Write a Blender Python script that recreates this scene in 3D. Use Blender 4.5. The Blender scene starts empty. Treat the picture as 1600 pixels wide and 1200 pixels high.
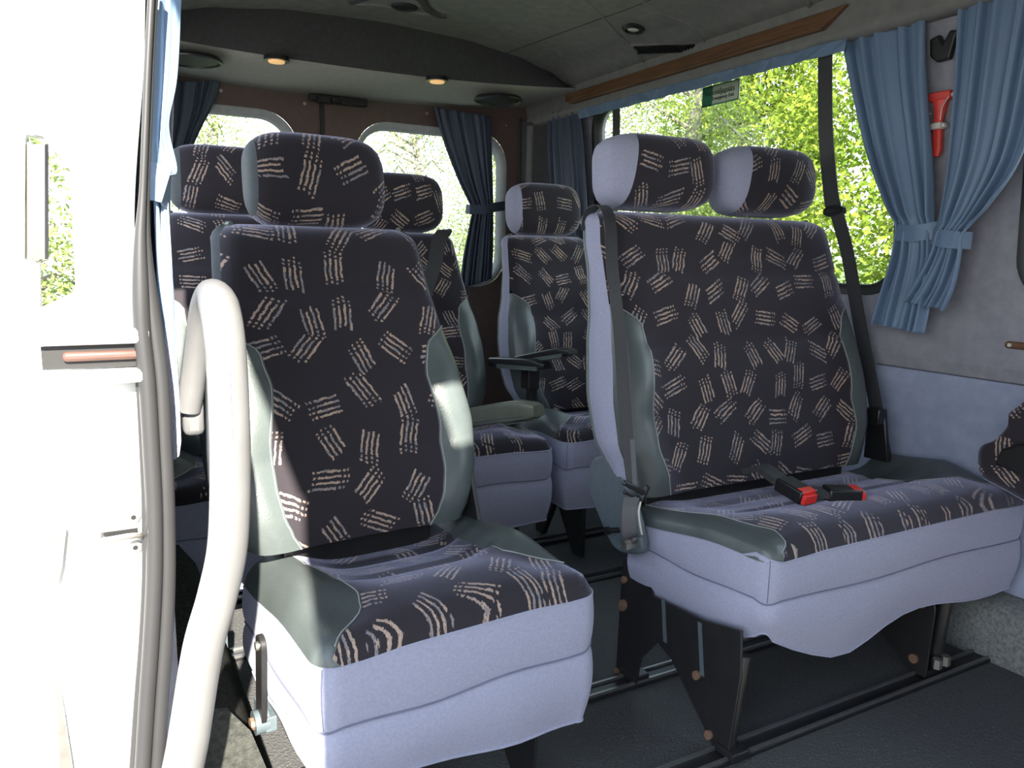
import bpy, math, random
from mathutils import Vector, Matrix
PI = math.pi
R = random.Random(7)
C = bpy.context.scene.collection
SC = bpy.context.scene

# ------------------------------------------------------------------ camera
FPX = 1200.0
CAM = Vector((0, 0, 1.05))
yaw, pit, roll = math.radians(28.5), math.radians(9.4), math.radians(1.05)
FW = Vector((math.sin(yaw)*math.cos(pit), math.cos(yaw)*math.cos(pit), -math.sin(pit)))
r0 = Vector((math.cos(yaw), -math.sin(yaw), 0)); u0 = r0.cross(FW)
RT = r0*math.cos(roll) + u0*math.sin(roll)
UP = u0*math.cos(roll) - r0*math.sin(roll)
cd = bpy.data.cameras.new('camera'); cam = bpy.data.objects.new('camera', cd); C.objects.link(cam)
cd.sensor_width = 36; cd.lens = FPX/1600*36; cd.clip_start = 0.02; cd.clip_end = 200
m = Matrix((RT, UP, -FW)).transposed().to_4x4(); m.translation = CAM
cam.matrix_world = m
SC.camera = cam

# ------------------------------------------------------------------ world, sun, exposure
SC.view_settings.view_transform = 'Standard'; SC.view_settings.look = 'None'
SC.view_settings.gamma = 1; SC.view_settings.use_curve_mapping = False
SC.view_settings.exposure = 0.75
SC.cycles.max_bounces = 10; SC.cycles.diffuse_bounces = 6; SC.cycles.transparent_max_bounces = 24
SC.cycles.sample_clamp_indirect = 6
w = bpy.data.worlds.new('sky'); SC.world = w; w.use_nodes = True
nt = w.node_tree; bg = nt.nodes['Background']
tc = nt.nodes.new('ShaderNodeTexCoord'); sp = nt.nodes.new('ShaderNodeSeparateXYZ')
cr = nt.nodes.new('ShaderNodeValToRGB')
nt.links.new(tc.outputs['Generated'], sp.inputs[0]); nt.links.new(sp.outputs['Z'], cr.inputs[0])
cr.color_ramp.elements[0].position = 0.0; cr.color_ramp.elements[0].color = (0.96, 0.98, 1.0, 1)
cr.color_ramp.elements[1].position = 0.6; cr.color_ramp.elements[1].color = (0.66, 0.80, 1.0, 1)
nt.links.new(cr.outputs[0], bg.inputs[0]); bg.inputs[1].default_value = 2.7
sd = bpy.data.lights.new('sun', 'SUN'); sd.energy = 18; sd.angle = math.radians(0.6); sd.color = (1, 0.93, 0.80)
sun = bpy.data.objects.new('sun', sd); C.objects.link(sun)
SUNDIR = Vector((0.18, 1.0, -0.62)).normalized()
sun.rotation_euler = SUNDIR.to_track_quat('-Z', 'Y').to_euler(); sun.location = (-2, -6, 5)

def portal(loc, rot, sx, sy):
    l = bpy.data.lights.new('portal', 'AREA'); l.shape = 'RECTANGLE'; l.size = sx; l.size_y = sy
    l.cycles.is_portal = True
    o = bpy.data.objects.new('portal', l); C.objects.link(o); o.location = loc; o.rotation_euler = rot
portal((-0.13, 0.42, 0.85), (0, -PI/2, 0), 1.9, 1.2)          # the open side door
portal((2.2, 0.7, 1.35), (0, PI/2, 0), 0.8, 5.0)              # the windows of the far side
portal((0.9, -1.8, 1.35), (PI/2, 0, 0), 1.7, 0.75)            # windscreen

# ------------------------------------------------------------------ pixel helpers (where a ray of the photo meets a plane)
def ray(px, py): return FW + RT*((px-800)/FPX) - UP*((py-600)/FPX)
def atX(px, py, x): d = ray(px, py); return CAM + d*(x/d.x)
def atY(px, py, y): d = ray(px, py); return CAM + d*(y/d.y)
def atZ(px, py, z): d = ray(px, py); return CAM + d*((z-CAM.z)/d.z)

# ------------------------------------------------------------------ materials
class NT:
    def __init__(s, mat): s.t = mat.node_tree
    def n(s, typ, **kw):
        x = s.t.nodes.new(typ)
        for k, v in kw.items(): setattr(x, k, v)
        return x
    def put(s, inp, v):
        if isinstance(v, bpy.types.NodeSocket): s.t.links.new(v, inp)
        else: inp.default_value = v
    def math(s, op, a, b=0.0, c=None):
        x = s.n('ShaderNodeMath', operation=op); s.put(x.inputs[0], a)
        if b is not None: s.put(x.inputs[1], b)
        if c is not None: s.put(x.inputs[2], c)
        return x.outputs[0]
    def mix(s, f, a, b):
        x = s.n('ShaderNodeMix', data_type='RGBA'); s.put(x.inputs[0], f); s.put(x.inputs[6], a); s.put(x.inputs[7], b)
        return x.outputs[2]
    def noise(s, vec, scale, detail=2, rough=0.5):
        x = s.n('ShaderNodeTexNoise'); s.put(x.inputs['Scale'], scale); x.inputs['Detail'].default_value = detail
        x.inputs['Roughness'].default_value = rough
        if vec is not None: s.put(x.inputs['Vector'], vec)
        return x.outputs['Fac'], x.outputs['Color']

def c4(c): return (c[0], c[1], c[2], 1.0)
def mat(name, col, rough=0.6, metal=0.0, col2=None, nscale=40, bump=0.0, bscale=None, sheen=0.0, sheentint=None,
        coat=0.0, spec=0.5, trans=0.0, emit=None, stretch=None, detail=3):
    m = bpy.data.materials.new(name); m.use_nodes = True
    g = NT(m); b = m.node_tree.nodes['Principled BSDF']
    co = g.n('ShaderNodeTexCoord').outputs['Object']
    if stretch:
        mp = g.n('ShaderNodeMapping'); g.put(mp.inputs[0], co); mp.inputs['Scale'].default_value = stretch; co = mp.outputs[0]
    if col2 is None: col2 = tuple(min(1, v*0.82) for v in col)
    f, _ = g.noise(co, nscale, detail)
    k = g.math('MULTIPLY_ADD', f, 2.4, -0.7); k2 = g.n('ShaderNodeClamp'); g.put(k2.inputs[0], k)
    g.put(b.inputs['Base Color'], g.mix(k2.outputs[0], c4(col), c4(col2)))
    b.inputs['Roughness'].default_value = rough; b.inputs['Metallic'].default_value = metal
    b.inputs['Specular IOR Level'].default_value = spec
    b.inputs['Sheen Weight'].default_value = sheen; b.inputs['Sheen Roughness'].default_value = 0.35
    if sheentint: b.inputs['Sheen Tint'].default_value = c4(sheentint)
    b.inputs['Coat Weight'].default_value = coat
    if emit: b.inputs['Emission Color'].default_value = c4(emit[0]); b.inputs['Emission Strength'].default_value = emit[1]
    if bump:
        f2, _ = g.noise(co, bscale or nscale*3, 3)
        bp = g.n('ShaderNodeBump'); bp.inputs['Strength'].default_value = bump; bp.inputs['Distance'].default_value = 0.003
        g.put(bp.inputs['Height'], f2); g.put(b.inputs['Normal'], bp.outputs[0])
    return m

def fabric_mat(name, seed=0.0, base=(0.028, 0.024, 0.029)):
    """dark plush with scattered patches of brushed tan strokes and dots"""
    m = bpy.data.materials.new(name); m.use_nodes = True
    g = NT(m); b = m.node_tree.nodes['Principled BSDF']
    uv = g.n('ShaderNodeTexCoord').outputs['UV']
    vm = g.n('ShaderNodeVectorMath', operation='MULTIPLY_ADD'); g.put(vm.inputs[0], uv)
    vm.inputs[1].default_value = (1/0.086,)*3; vm.inputs[2].default_value = (seed, seed*0.37, 0)
    p = vm.outputs[0]
    vo = g.n('ShaderNodeTexVoronoi', voronoi_dimensions='2D', feature='F1'); g.put(vo.inputs['Vector'], p)
    vo.inputs['Scale'].default_value = 1.0; vo.inputs['Randomness'].default_value = 0.45
    sub = g.n('ShaderNodeVectorMath', operation='SUBTRACT'); g.put(sub.inputs[0], p); g.put(sub.inputs[1], vo.outputs['Position'])
    cs = g.n('ShaderNodeSeparateColor'); g.put(cs.inputs[0], vo.outputs['Color'])
    ang = g.math('MULTIPLY', cs.outputs[0], 6.283)
    vr = g.n('ShaderNodeVectorRotate', rotation_type='Z_AXIS'); g.put(vr.inputs['Vector'], sub.outputs[0]); g.put(vr.inputs['Angle'], ang)
    sx = g.n('ShaderNodeSeparateXYZ'); g.put(sx.inputs[0], vr.outputs[0])
    nf, nc = g.noise(p, 5.0, 3, 0.6)
    nf2, _ = g.noise(p, 26.0, 2, 0.6)
    off = g.math('MULTIPLY_ADD', nf, 0.11, -0.055)
    off = g.math('ADD', off, g.math('MULTIPLY_ADD', g.noise(p, 42.0, 2, 0.7)[0], 0.06, -0.03))
    lx = g.math('ADD', sx.outputs[0], off); ly = g.math('ADD', sx.outputs[1], g.math('MULTIPLY_ADD', nf2, 0.09, -0.045))
    lx = g.math('ADD', lx, g.math('MULTIPLY', ly, g.math('MULTIPLY_ADD', cs.outputs[2], 0.5, -0.25)))
    period = 0.128
    st = g.math('SINE', g.math('MULTIPLY', lx, 2*PI/period))
    st = g.math('ADD', st, g.math('MULTIPLY_ADD', nf2, 1.5, -0.75))
    stripe = g.math('GREATER_THAN', st, 0.30)
    inx = g.math('LESS_THAN', g.math('ABSOLUTE', lx), 0.257)
    idx = g.math('FLOOR', g.math('MULTIPLY', lx, 1/period))
    lenr = g.math('FRACT', g.math('MULTIPLY', g.math('SINE', g.math('MULTIPLY_ADD', idx, 12.9, g.math('MULTIPLY', cs.outputs[1], 40.0))), 437.5))
    shift = g.math('MULTIPLY_ADD', lenr, 0.14, -0.07)
    lys = g.math('ADD', ly, shift)
    body = g.math('LESS_THAN', g.math('ABSOLUTE', lys), 0.27)
    d1 = g.math('LESS_THAN', g.math('ABSOLUTE', g.math('SUBTRACT', lys, 0.345)), 0.030)
    d2 = g.math('LESS_THAN', g.math('ABSOLUTE', g.math('SUBTRACT', lys, 0.44)), 0.022)
    d3 = g.math('LESS_THAN', g.math('ABSOLUTE', g.math('ADD', lys, 0.34)), 0.028)
    d3 = g.math('MULTIPLY', d3, g.math('GREATER_THAN', cs.outputs[1], 0.5))
    ln = g.math('MINIMUM', g.math('ADD', g.math('ADD', body, d1), g.math('ADD', d2, d3)), 1.0)
    mask = g.math('MULTIPLY', g.math('MULTIPLY', stripe, inx), ln)
    rub = g.math('GREATER_THAN', g.noise(p, 60.0, 2)[0], 0.40)
    mask = g.math('MULTIPLY', mask, g.math('MULTIPLY_ADD', rub, 0.55, 0.45))
    tone = g.math('GREATER_THAN', g.math('ADD', nf, g.math('MULTIPLY', lenr, 0.25)), 0.66)
    ink = g.mix(tone, (0.42, 0.31, 0.25, 1), (0.23, 0.21, 0.22, 1))
    nb = g.noise(p, 90.0, 2)[0]
    bc = g.mix(nb, c4(tuple(v*0.6 for v in base)), c4(tuple(v*1.5 for v in base)))
    g.put(b.inputs['Base Color'], g.mix(mask, bc, ink))
    b.inputs['Roughness'].default_value = 0.85; b.inputs['Specular IOR Level'].default_value = 0.15
    b.inputs['Sheen Weight'].default_value = 0.8; b.inputs['Sheen Roughness'].default_value = 0.35
    b.inputs['Sheen Tint'].default_value = (0.70, 0.70, 0.95, 1)
    bp = g.n('ShaderNodeBump'); bp.inputs['Strength'].default_value = 0.35; bp.inputs['Distance'].default_value = 0.002
    g.put(bp.inputs['Height'], nb); g.put(b.inputs['Normal'], bp.outputs[0])
    return m

M = {}
M['fabric'] = fabric_mat('patterned_plush')
M['lav'] = mat('lavender_cloth', (0.35, 0.36, 0.47), 0.9, col2=(0.30, 0.31, 0.41), nscale=220, bump=0.25, bscale=600, sheen=0.25, sheentint=(0.8, 0.85, 1), spec=0.1)
M['leather'] = mat('grey_leather', (0.085, 0.10, 0.10), 0.36, col2=(0.065, 0.08, 0.08), nscale=12, bump=0.18, bscale=260, spec=0.6)
M['piping'] = mat('grey_piping', (0.13, 0.155, 0.145), 0.5, nscale=60)
M['slate'] = mat('slate_cloth', (0.05, 0.06, 0.068), 0.8, nscale=100)
M['cover'] = mat('slate_plastic_cover', (0.11, 0.14, 0.16), 0.45, nscale=80, bump=0.1, bscale=500)
M['rodbrown'] = mat('reddish_brown_rod', (0.10, 0.05, 0.04), 0.5)
M['channel'] = mat('grey_brown_channel', (0.10, 0.09, 0.075), 0.5)
M['lavdark'] = mat('lavender_seam', (0.16, 0.17, 0.25), 0.9)
M['armpad'] = mat('sun_toned_armrest_leather', (0.17, 0.175, 0.13), 0.4, col2=(0.12, 0.13, 0.10), nscale=20)  # leather lightened and warmed to stand for sun on the armrest
M['ductpale'] = mat('bounce_toned_duct_felt', (0.36, 0.345, 0.32), 0.9, col2=(0.31, 0.30, 0.28), nscale=50)  # paler felt colour stands for light reflected onto the duct underside
M['thread'] = mat('pale_thread', (0.35, 0.36, 0.36), 0.8)
M['shell'] = mat('grey_plastic_shell', (0.085, 0.11, 0.125), 0.5, nscale=80, bump=0.1, bscale=500)
M['black'] = mat('black_steel', (0.012, 0.012, 0.014), 0.38, col2=(0.018, 0.017, 0.017), nscale=25, spec=0.5)
M['blackpl'] = mat('black_plastic', (0.012, 0.012, 0.013), 0.35, nscale=90)
M['webbing'] = mat('belt_webbing', (0.028, 0.028, 0.03), 0.55, col2=(0.045, 0.045, 0.048), nscale=300, bump=0.2, bscale=900)
M['webgrey'] = mat('grey_belt_webbing', (0.10, 0.10, 0.11), 0.6, nscale=300)
M['red'] = mat('red_button', (0.75, 0.035, 0.03), 0.35, nscale=30)
M['redh'] = mat('red_hammer_plastic', (0.72, 0.06, 0.045), 0.4, nscale=30)
M['metal'] = mat('worn_steel', (0.45, 0.43, 0.40), 0.35, 0.9, nscale=60)
M['bolt'] = mat('zinc_bolt', (0.55, 0.53, 0.48), 0.35, 0.9, nscale=60)
M['rust'] = mat('brown_bolt', (0.35, 0.22, 0.15), 0.5, 0.6, nscale=60)
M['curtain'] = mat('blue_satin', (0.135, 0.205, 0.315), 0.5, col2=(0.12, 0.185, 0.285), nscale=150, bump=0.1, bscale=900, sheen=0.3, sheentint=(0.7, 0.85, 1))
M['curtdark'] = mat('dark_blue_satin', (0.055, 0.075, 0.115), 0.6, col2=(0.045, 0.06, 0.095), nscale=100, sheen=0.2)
M['head'] = mat('headliner_grey_felt', (0.22, 0.22, 0.21), 0.95, col2=(0.175, 0.175, 0.17), nscale=28, bump=0.4, bscale=420, spec=0.05, detail=6)
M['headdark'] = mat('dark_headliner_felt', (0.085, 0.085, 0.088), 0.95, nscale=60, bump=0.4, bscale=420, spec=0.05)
M['wallfelt'] = mat('wall_felt', (0.30, 0.30, 0.335), 0.95, col2=(0.24, 0.24, 0.275), nscale=30, bump=0.5, bscale=300, spec=0.05, detail=6)
M['wallblue'] = mat('lower_wall_felt', (0.34, 0.38, 0.50), 0.95, col2=(0.28, 0.32, 0.43), nscale=25, bump=0.5, bscale=300, spec=0.05, detail=6)
M['brownwall'] = mat('brown_door_panel', (0.115, 0.075, 0.065), 0.6, nscale=30, bump=0.1)
M['greyframe'] = mat('light_frame_felt', (0.42, 0.43, 0.44), 0.9, nscale=40)
M['rubber'] = mat('window_rubber', (0.012, 0.012, 0.013), 0.5)
M['seal'] = mat('door_seal_rubber', (0.030, 0.030, 0.032), 0.45, col2=(0.028, 0.028, 0.030), nscale=30, spec=0.4)
M['white'] = mat('white_body_paint', (0.80, 0.80, 0.78), 0.25, col2=(0.76, 0.76, 0.74), nscale=8, coat=0.3)
M['handle'] = mat('grey_rubber_grip', (0.125, 0.125, 0.128), 0.38, col2=(0.11, 0.11, 0.112), nscale=25, bump=0.06, bscale=300, spec=0.6)
M['wood'] = mat('brown_wood_strip', (0.17, 0.085, 0.042), 0.42, col2=(0.085, 0.04, 0.02), nscale=9, stretch=(8, 0.7, 12), spec=0.5)
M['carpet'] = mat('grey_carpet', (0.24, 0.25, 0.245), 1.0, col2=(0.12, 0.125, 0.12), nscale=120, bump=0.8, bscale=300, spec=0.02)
M['carpetdark'] = mat('shadow_grey_carpet', (0.06, 0.062, 0.056), 1.0, col2=(0.03, 0.031, 0.029), nscale=120, bump=0.8, bscale=300, spec=0.02)  # carpet darkened to put the shade on the door-side hump into its colour
M['speaker'] = mat('black_speaker_mesh', (0.010, 0.010, 0.011), 0.55, nscale=200, bump=0.5, bscale=700)
M['lens'] = mat('clear_lamp_lens', (0.75, 0.73, 0.68), 0.15, nscale=60, bump=0.5, bscale=350)
M['amber'] = mat('warm_lamp_lens', (0.9, 0.6, 0.35), 0.3, nscale=60, emit=((1.0, 0.5, 0.2), 0.35))
M['aluminium'] = mat('dull_aluminium', (0.30, 0.30, 0.30), 0.4, 0.8, nscale=40)
M['paleplastic'] = mat('pale_plastic', (0.6, 0.58, 0.52), 0.4)
M['bark'] = mat('tree_bark', (0.30, 0.27, 0.23), 0.9, col2=(0.10, 0.09, 0.08), nscale=6)
M['grass'] = mat('meadow_grass', (0.09, 0.13, 0.03), 1.0, col2=(0.05, 0.08, 0.02), nscale=3)
M['asphalt'] = mat('sunny_gravel', (0.24, 0.235, 0.22), 0.9, col2=(0.18, 0.175, 0.165), nscale=12)
M['signgreen'] = mat('sign_green', (0.02, 0.16, 0.09), 0.4)
M['signwhite'] = mat('sign_pale', (0.50, 0.56, 0.44), 0.4)
M['signblack'] = mat('sign_lettering', (0.02, 0.03, 0.02), 0.5)
M['signpale'] = mat('sign_pale_lettering', (0.7, 0.8, 0.7), 0.5)

def floor_mat():
    m = bpy.data.materials.new('speckled_dark_floor'); m.use_nodes = True
    g = NT(m); b = m.node_tree.nodes['Principled BSDF']; co = g.n('ShaderNodeTexCoord').outputs['Object']
    f = g.noise(co, 260, 3, 0.7)[0]; fl = g.noise(co, 5, 3)[0]; sp_ = g.noise(co, 150, 1)[0]
    c = g.mix(f, (0.030, 0.031, 0.033, 1), (0.105, 0.108, 0.112, 1))
    c = g.mix(g.math('MULTIPLY', g.math('GREATER_THAN', sp_, 0.70), 0.8), c, (0.20, 0.19, 0.17, 1))
    c = g.mix(g.math('MULTIPLY', fl, 0.35), c, (0.09, 0.085, 0.075, 1))
    g.put(b.inputs['Base Color'], c); b.inputs['Roughness'].default_value = 0.75; b.inputs['Specular IOR Level'].default_value = 0.3
    w1 = g.n('ShaderNodeTexVoronoi'); g.put(w1.inputs['Vector'], co); w1.inputs['Scale'].default_value = 170
    bp = g.n('ShaderNodeBump'); bp.inputs['Strength'].default_value = 0.6; bp.inputs['Distance'].default_value = 0.003
    g.put(bp.inputs['Height'], w1.outputs['Distance']); g.put(b.inputs['Normal'], bp.outputs[0])
    return m
M['floor'] = floor_mat()

def glass_mat(name, tint, gloss=0.06):
    m = bpy.data.materials.new(name); m.use_nodes = True; t = m.node_tree
    for n in list(t.nodes): t.nodes.remove(n)
    g = NT(m); out = g.n('ShaderNodeOutputMaterial')
    tr = g.n('ShaderNodeBsdfTransparent'); tr.inputs[0].default_value = c4(tint)
    gl = g.n('ShaderNodeBsdfGlossy'); gl.inputs['Roughness'].default_value = 0.02
    mx = g.n('ShaderNodeMixShader'); fr = g.n('ShaderNodeFresnel'); fr.inputs[0].default_value = 1.12
    g.put(mx.inputs[0], fr.outputs[0]); g.put(mx.inputs[1], tr.outputs[0]); g.put(mx.inputs[2], gl.outputs[0])
    g.put(out.inputs[0], mx.outputs[0]); return m
M['glass'] = glass_mat('window_glass', (0.93, 0.96, 0.93))

def leaf_mat(name, a, b_):
    m = bpy.data.materials.new(name); m.use_nodes = True; t = m.node_tree
    for n in list(t.nodes): t.nodes.remove(n)
    g = NT(m); out = g.n('ShaderNodeOutputMaterial'); co = g.n('ShaderNodeTexCoord').outputs['Object']
    f = g.noise(co, 1.3, 4, 0.7)[0]
    k = g.n('ShaderNodeClamp'); g.put(k.inputs[0], g.math('MULTIPLY_ADD', f, 3.0, -1.0))
    c = g.mix(k.outputs[0], c4(a), c4(b_))
    d = g.n('ShaderNodeBsdfDiffuse'); tl = g.n('ShaderNodeBsdfTranslucent'); g.put(d.inputs[0], c); g.put(tl.inputs[0], c)
    mx = g.n('ShaderNodeMixShader'); mx.inputs[0].default_value = 0.45
    g.put(mx.inputs[1], d.outputs[0]); g.put(mx.inputs[2], tl.outputs[0]); g.put(out.inputs[0], mx.outputs[0]); return m
M['leaf'] = leaf_mat('maple_leaf', (0.09, 0.165, 0.022), (0.31, 0.36, 0.06))
M['birch'] = leaf_mat('birch_leaf', (0.14, 0.20, 0.06), (0.34, 0.40, 0.15))

# ------------------------------------------------------------------ object helpers
def link(name, me, parent=None):
    o = bpy.data.objects.new(name, me); C.objects.link(o)
    if parent is not None: o.parent = parent
    return o
def empty(name, loc=(0, 0, 0), rz=0):
    o = bpy.data.objects.new(name, None); C.objects.link(o); o.location = loc; o.rotation_euler = (0, 0, rz)
    o.empty_display_size = 0.05; return o
def tag(o, label=None, cat=None, group=None, kind=None):
    if label: o['label'] = label
    if cat: o['category'] = cat
    if group: o['group'] = group
    if kind: o['kind'] = kind
    return o

class MB:
    def __init__(s): s.v = []; s.f = []; s.uv = []; s.mi = []
    def add(s, vs, fs, uvs=None, mi=0):
        o = len(s.v); s.v += [tuple(p) for p in vs]
        for i, f in enumerate(fs):
            s.f.append([o+k for k in f]); s.mi.append(mi)
            s.uv.append([uvs[k] for k in f] if uvs else [(0, 0)]*len(f))
    def grid(s, rows, uvs=None, closed=False, flip=False, mi=0):
        n = len(rows); k = len(rows[0]); vs = [p for r_ in rows for p in r_]
        uu = [u for r_ in uvs for u in r_] if uvs else None
        fs = []
        for i in range(n-1):
            for j in range(k if closed else k-1):
                a, b, c, d = i*k+j, i*k+(j+1) % k, (i+1)*k+(j+1) % k, (i+1)*k+j
                fs.append((a, d, c, b) if flip else (a, b, c, d))
        s.add(vs, fs, uu, mi)
    def box(s, c, size, rot=None, mi=0):
        hx, hy, hz = size[0]/2, size[1]/2, size[2]/2; c = Vector(c)
        vs = [Vector((x, y, z)) for z in (-hz, hz) for y in (-hy, hy) for x in (-hx, hx)]
        if rot is not None: vs = [rot @ v for v in vs]
        s.add([v+c for v in vs], [(0, 2, 3, 1), (4, 5, 7, 6), (0, 1, 5, 4), (2, 6, 7, 3), (0, 4, 6, 2), (1, 3, 7, 5)], mi=mi)
    def prism(s, poly, ax, a, b, mi=0):
        """polygon of 2-tuples in the plane across axis ax, extruded from a to b"""
        def P(p, t):
            return {'x': (t, p[0], p[1]), 'y': (p[0], t, p[1]), 'z': (p[0], p[1], t)}[ax]
        n = len(poly); vs = [P(p, a) for p in poly]+[P(p, b) for p in poly]
        fs = [tuple(range(n))[::-1], tuple(range(n, 2*n))]+[(i, (i+1) % n, n+(i+1) % n, n+i) for i in range(n)]
        s.add(vs, fs, mi=mi)
    def tube(s, pts, r, n=12, rs=None, cap=True, flat=None, mi=0):
        pts = [Vector(p) for p in pts]; rows = []; prev = None
        for i, p in enumerate(pts):
            t = (pts[min(i+1, len(pts)-1)]-pts[max(i-1, 0)]).normalized()
            if prev is None:
                prev = Vector((0, 0, 1)) if abs(t.z) < 0.9 else Vector((1, 0, 0))
            a = (prev-t*prev.dot(t)).normalized(); b = t.cross(a); prev = a
            rr = rs[i] if rs else r
            rows.append([p+(a*math.cos(q)+b*math.sin(q)*(flat or 1))*rr for q in [2*PI*k/n for k in range(n)]])
        s.grid(rows, closed=True, mi=mi)
        if cap:
            o = len(s.v); s.add(rows[0], [tuple(range(n))[::-1]], mi=mi); s.add(rows[-1], [tuple(range(n))], mi=mi)
    def strap(s, pts, w, th, side, mi=0):
        """flat webbing: width w along the vector side, thickness th"""
        pts = [Vector(p) for p in pts]; rows = []
        for i, p in enumerate(pts):
            t = (pts[min(i+1, len(pts)-1)]-pts[max(i-1, 0)]).normalized()
            sd_ = side(i/(len(pts)-1)) if callable(side) else Vector(side)
            sd_ = (sd_-t*sd_.dot(t)).normalized(); nn = t.cross(sd_)
            a = sd_*w/2; b = nn*th/2
            rows.append([p-a-b, p+a-b, p+a+b, p-a+b])
        s.grid(rows, closed=True, mi=mi); s.add(rows[0], [(3, 2, 1, 0)], mi=mi); s.add(rows[-1], [(0, 1, 2, 3)], mi=mi)
    def cyl(s, a, b, r, n=20, r2=None, mi=0):
        s.tube([a, b], r, n, rs=[r, r2 if r2 is not None else r], mi=mi)
    def build(s, name, mats, parent=None, smooth=True, bevel=0.0, ang=40, seg=2, weld=False, sub=0):
        me = bpy.data.meshes.new(name); me.from_pydata(s.v, [], s.f)
        ul = me.uv_layers.new(name='UVMap'); k = 0
        flat = [c for f in s.uv for u in f for c in u]
        ul.data.foreach_set('uv', flat)
        for mm in (mats if isinstance(mats, (list, tuple)) else [mats]): me.materials.append(M[mm] if isinstance(mm, str) else mm)
        me.polygons.foreach_set('material_index', s.mi)
        me.update(); o = link(name, me, parent)
        if smooth:
            me.polygons.foreach_set('use_smooth', [True]*len(me.polygons))
        if weld:
            mod = o.modifiers.new('weld', 'WELD'); mod.merge_threshold = 0.0003
        if bevel:
            if not weld:
                mod = o.modifiers.new('weld', 'WELD'); mod.merge_threshold = 0.0002
            mod = o.modifiers.new('bevel', 'BEVEL'); mod.width = bevel; mod.segments = seg; mod.limit_method = 'ANGLE'; mod.angle_limit = math.radians(35)
        if sub:
            mod = o.modifiers.new('sub', 'SUBSURF'); mod.levels = sub; mod.render_levels = sub
        if smooth and (bevel or ang < 180) and not sub:
            me.set_sharp_from_angle(angle=math.radians(ang))
        return o

def bez(pts, n=8):
    """smooth curve through points (Catmull-Rom)"""
    P = [Vector(p) for p in pts]; out = []
    for i in range(len(P)-1):
        a = P[max(i-1, 0)]; b = P[i]; c = P[i+1]; d = P[min(i+2, len(P)-1)]
        for k in range(n):
            t = k/n
            out.append(0.5*((2*b)+(c-a)*t+(2*a-5*b+4*c-d)*t*t+(3*b-a-3*c+d)*t*t*t))
    out.append(P[-1]); return out
def lerp(tab, x):
    if x <= tab[0][0]: return tab[0][1]
    for (a, b), (c, d) in zip(tab, tab[1:]):
        if x <= c:
            t = (x-a)/(c-a); t = t*t*(3-2*t)*0.5+t*0.5; return b+(d-b)*t
    return tab[-1][1]
def sstep(a, b, x):
    t = max(0, min(1, (x-a)/(b-a))); return t*t*(3-2*t)
def rrect(cx, cy, hx, hy, r, n=8):
    pts = []
    for (sx, sy, a0) in ((1, 1, 0), (-1, 1, PI/2), (-1, -1, PI), (1, -1, 3*PI/2)):
        for k in range(n+1):
            a = a0+PI/2*k/n; pts.append((cx+sx*(hx-r)+r*math.cos(a), cy+sy*(hy-r)+r*math.sin(a)))
    return pts
def rect_like(pts, cx, cy, x0, x1, y0, y1):
    """push each point of a hole outline outwards onto a rectangle"""
    out = []
    for (x, y) in pts:
        dx, dy = x-cx, y-cy; t = 1e9
        if dx > 1e-6: t = min(t, (x1-cx)/dx)
        if dx < -1e-6: t = min(t, (x0-cx)/dx)
        if dy > 1e-6: t = min(t, (y1-cy)/dy)
        if dy < -1e-6: t = min(t, (y0-cy)/dy)
        out.append((cx+dx*t, cy+dy*t))
    # snap nearest points to the corners
    for X_, Y_ in ((x0, y0), (x1, y0), (x0, y1), (x1, y1)):
        i = min(range(len(out)), key=lambda k: (out[k][0]-X_)**2+(out[k][1]-Y_)**2); out[i] = (X_, Y_)
    return out

# ------------------------------------------------------------------ THE SHELL OF THE VAN
XC = 1.07                      # centre line of the van
def ceil_z(x):
    d = abs(x-XC); return lerp([(0, 1.955), (0.35, 1.945), (0.62, 1.915), (0.80, 1.875), (0.90, 1.825)], d)
def on_ceiling(px, py, off=0.0):
    d = ray(px, py); t = 0.5
    for _ in range(4000):
        p = CAM+d*t
        if p.z >= ceil_z(p.x)-off: return p
        t += 0.002
    return p
def wall_x(z):                 # inner face of the far side wall, leaning in above the window sill
    return 2.115-max(0, z-0.99)*0.085

b = MB(); b.box((1.0, 0.95, -0.03), (2.4, 5.4, 0.06)); fl = b.build('floor', 'floor', smooth=False); tag(fl, kind='structure')
# ceiling: felt profile swept along the van
b = MB(); rows = []
xs = [XC-0.93+1.86*i/48 for i in range(49)]
for j in range(28):
    y = -1.7+5.35*j/27; rows.append([(x, y, ceil_z(x)) for x in xs])
HX0, HX1, HY0, HY1 = 0.295, 0.41, -0.535, -0.31      # added unseen roof opening that lets sun onto seat A's right bolster
xs = sorted([XC-0.93+1.86*i/48 for i in range(49)]+[HX0, HX1]); ys_ = sorted([-1.7+5.35*j/27 for j in range(28)]+[HY0, HY1])
for dz, fp in ((0, False),):
    vs = [(x, y, ceil_z(x)+dz) for y in ys_ for x in xs]; nx = len(xs); fs = []
    for j in range(len(ys_)-1):
        for i in range(nx-1):
            if HX0-1e-6 <= xs[i] and xs[i+1] <= HX1+1e-6 and HY0-1e-6 <= ys_[j] and ys_[j+1] <= HY1+1e-6: continue
            f = (j*nx+i, j*nx+i+1, (j+1)*nx+i+1, (j+1)*nx+i); fs.append(f[::-1] if fp else f)
    b.add(vs, fs)
o = b.build('ceiling', 'head'); tag(o, kind='structure')
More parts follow.
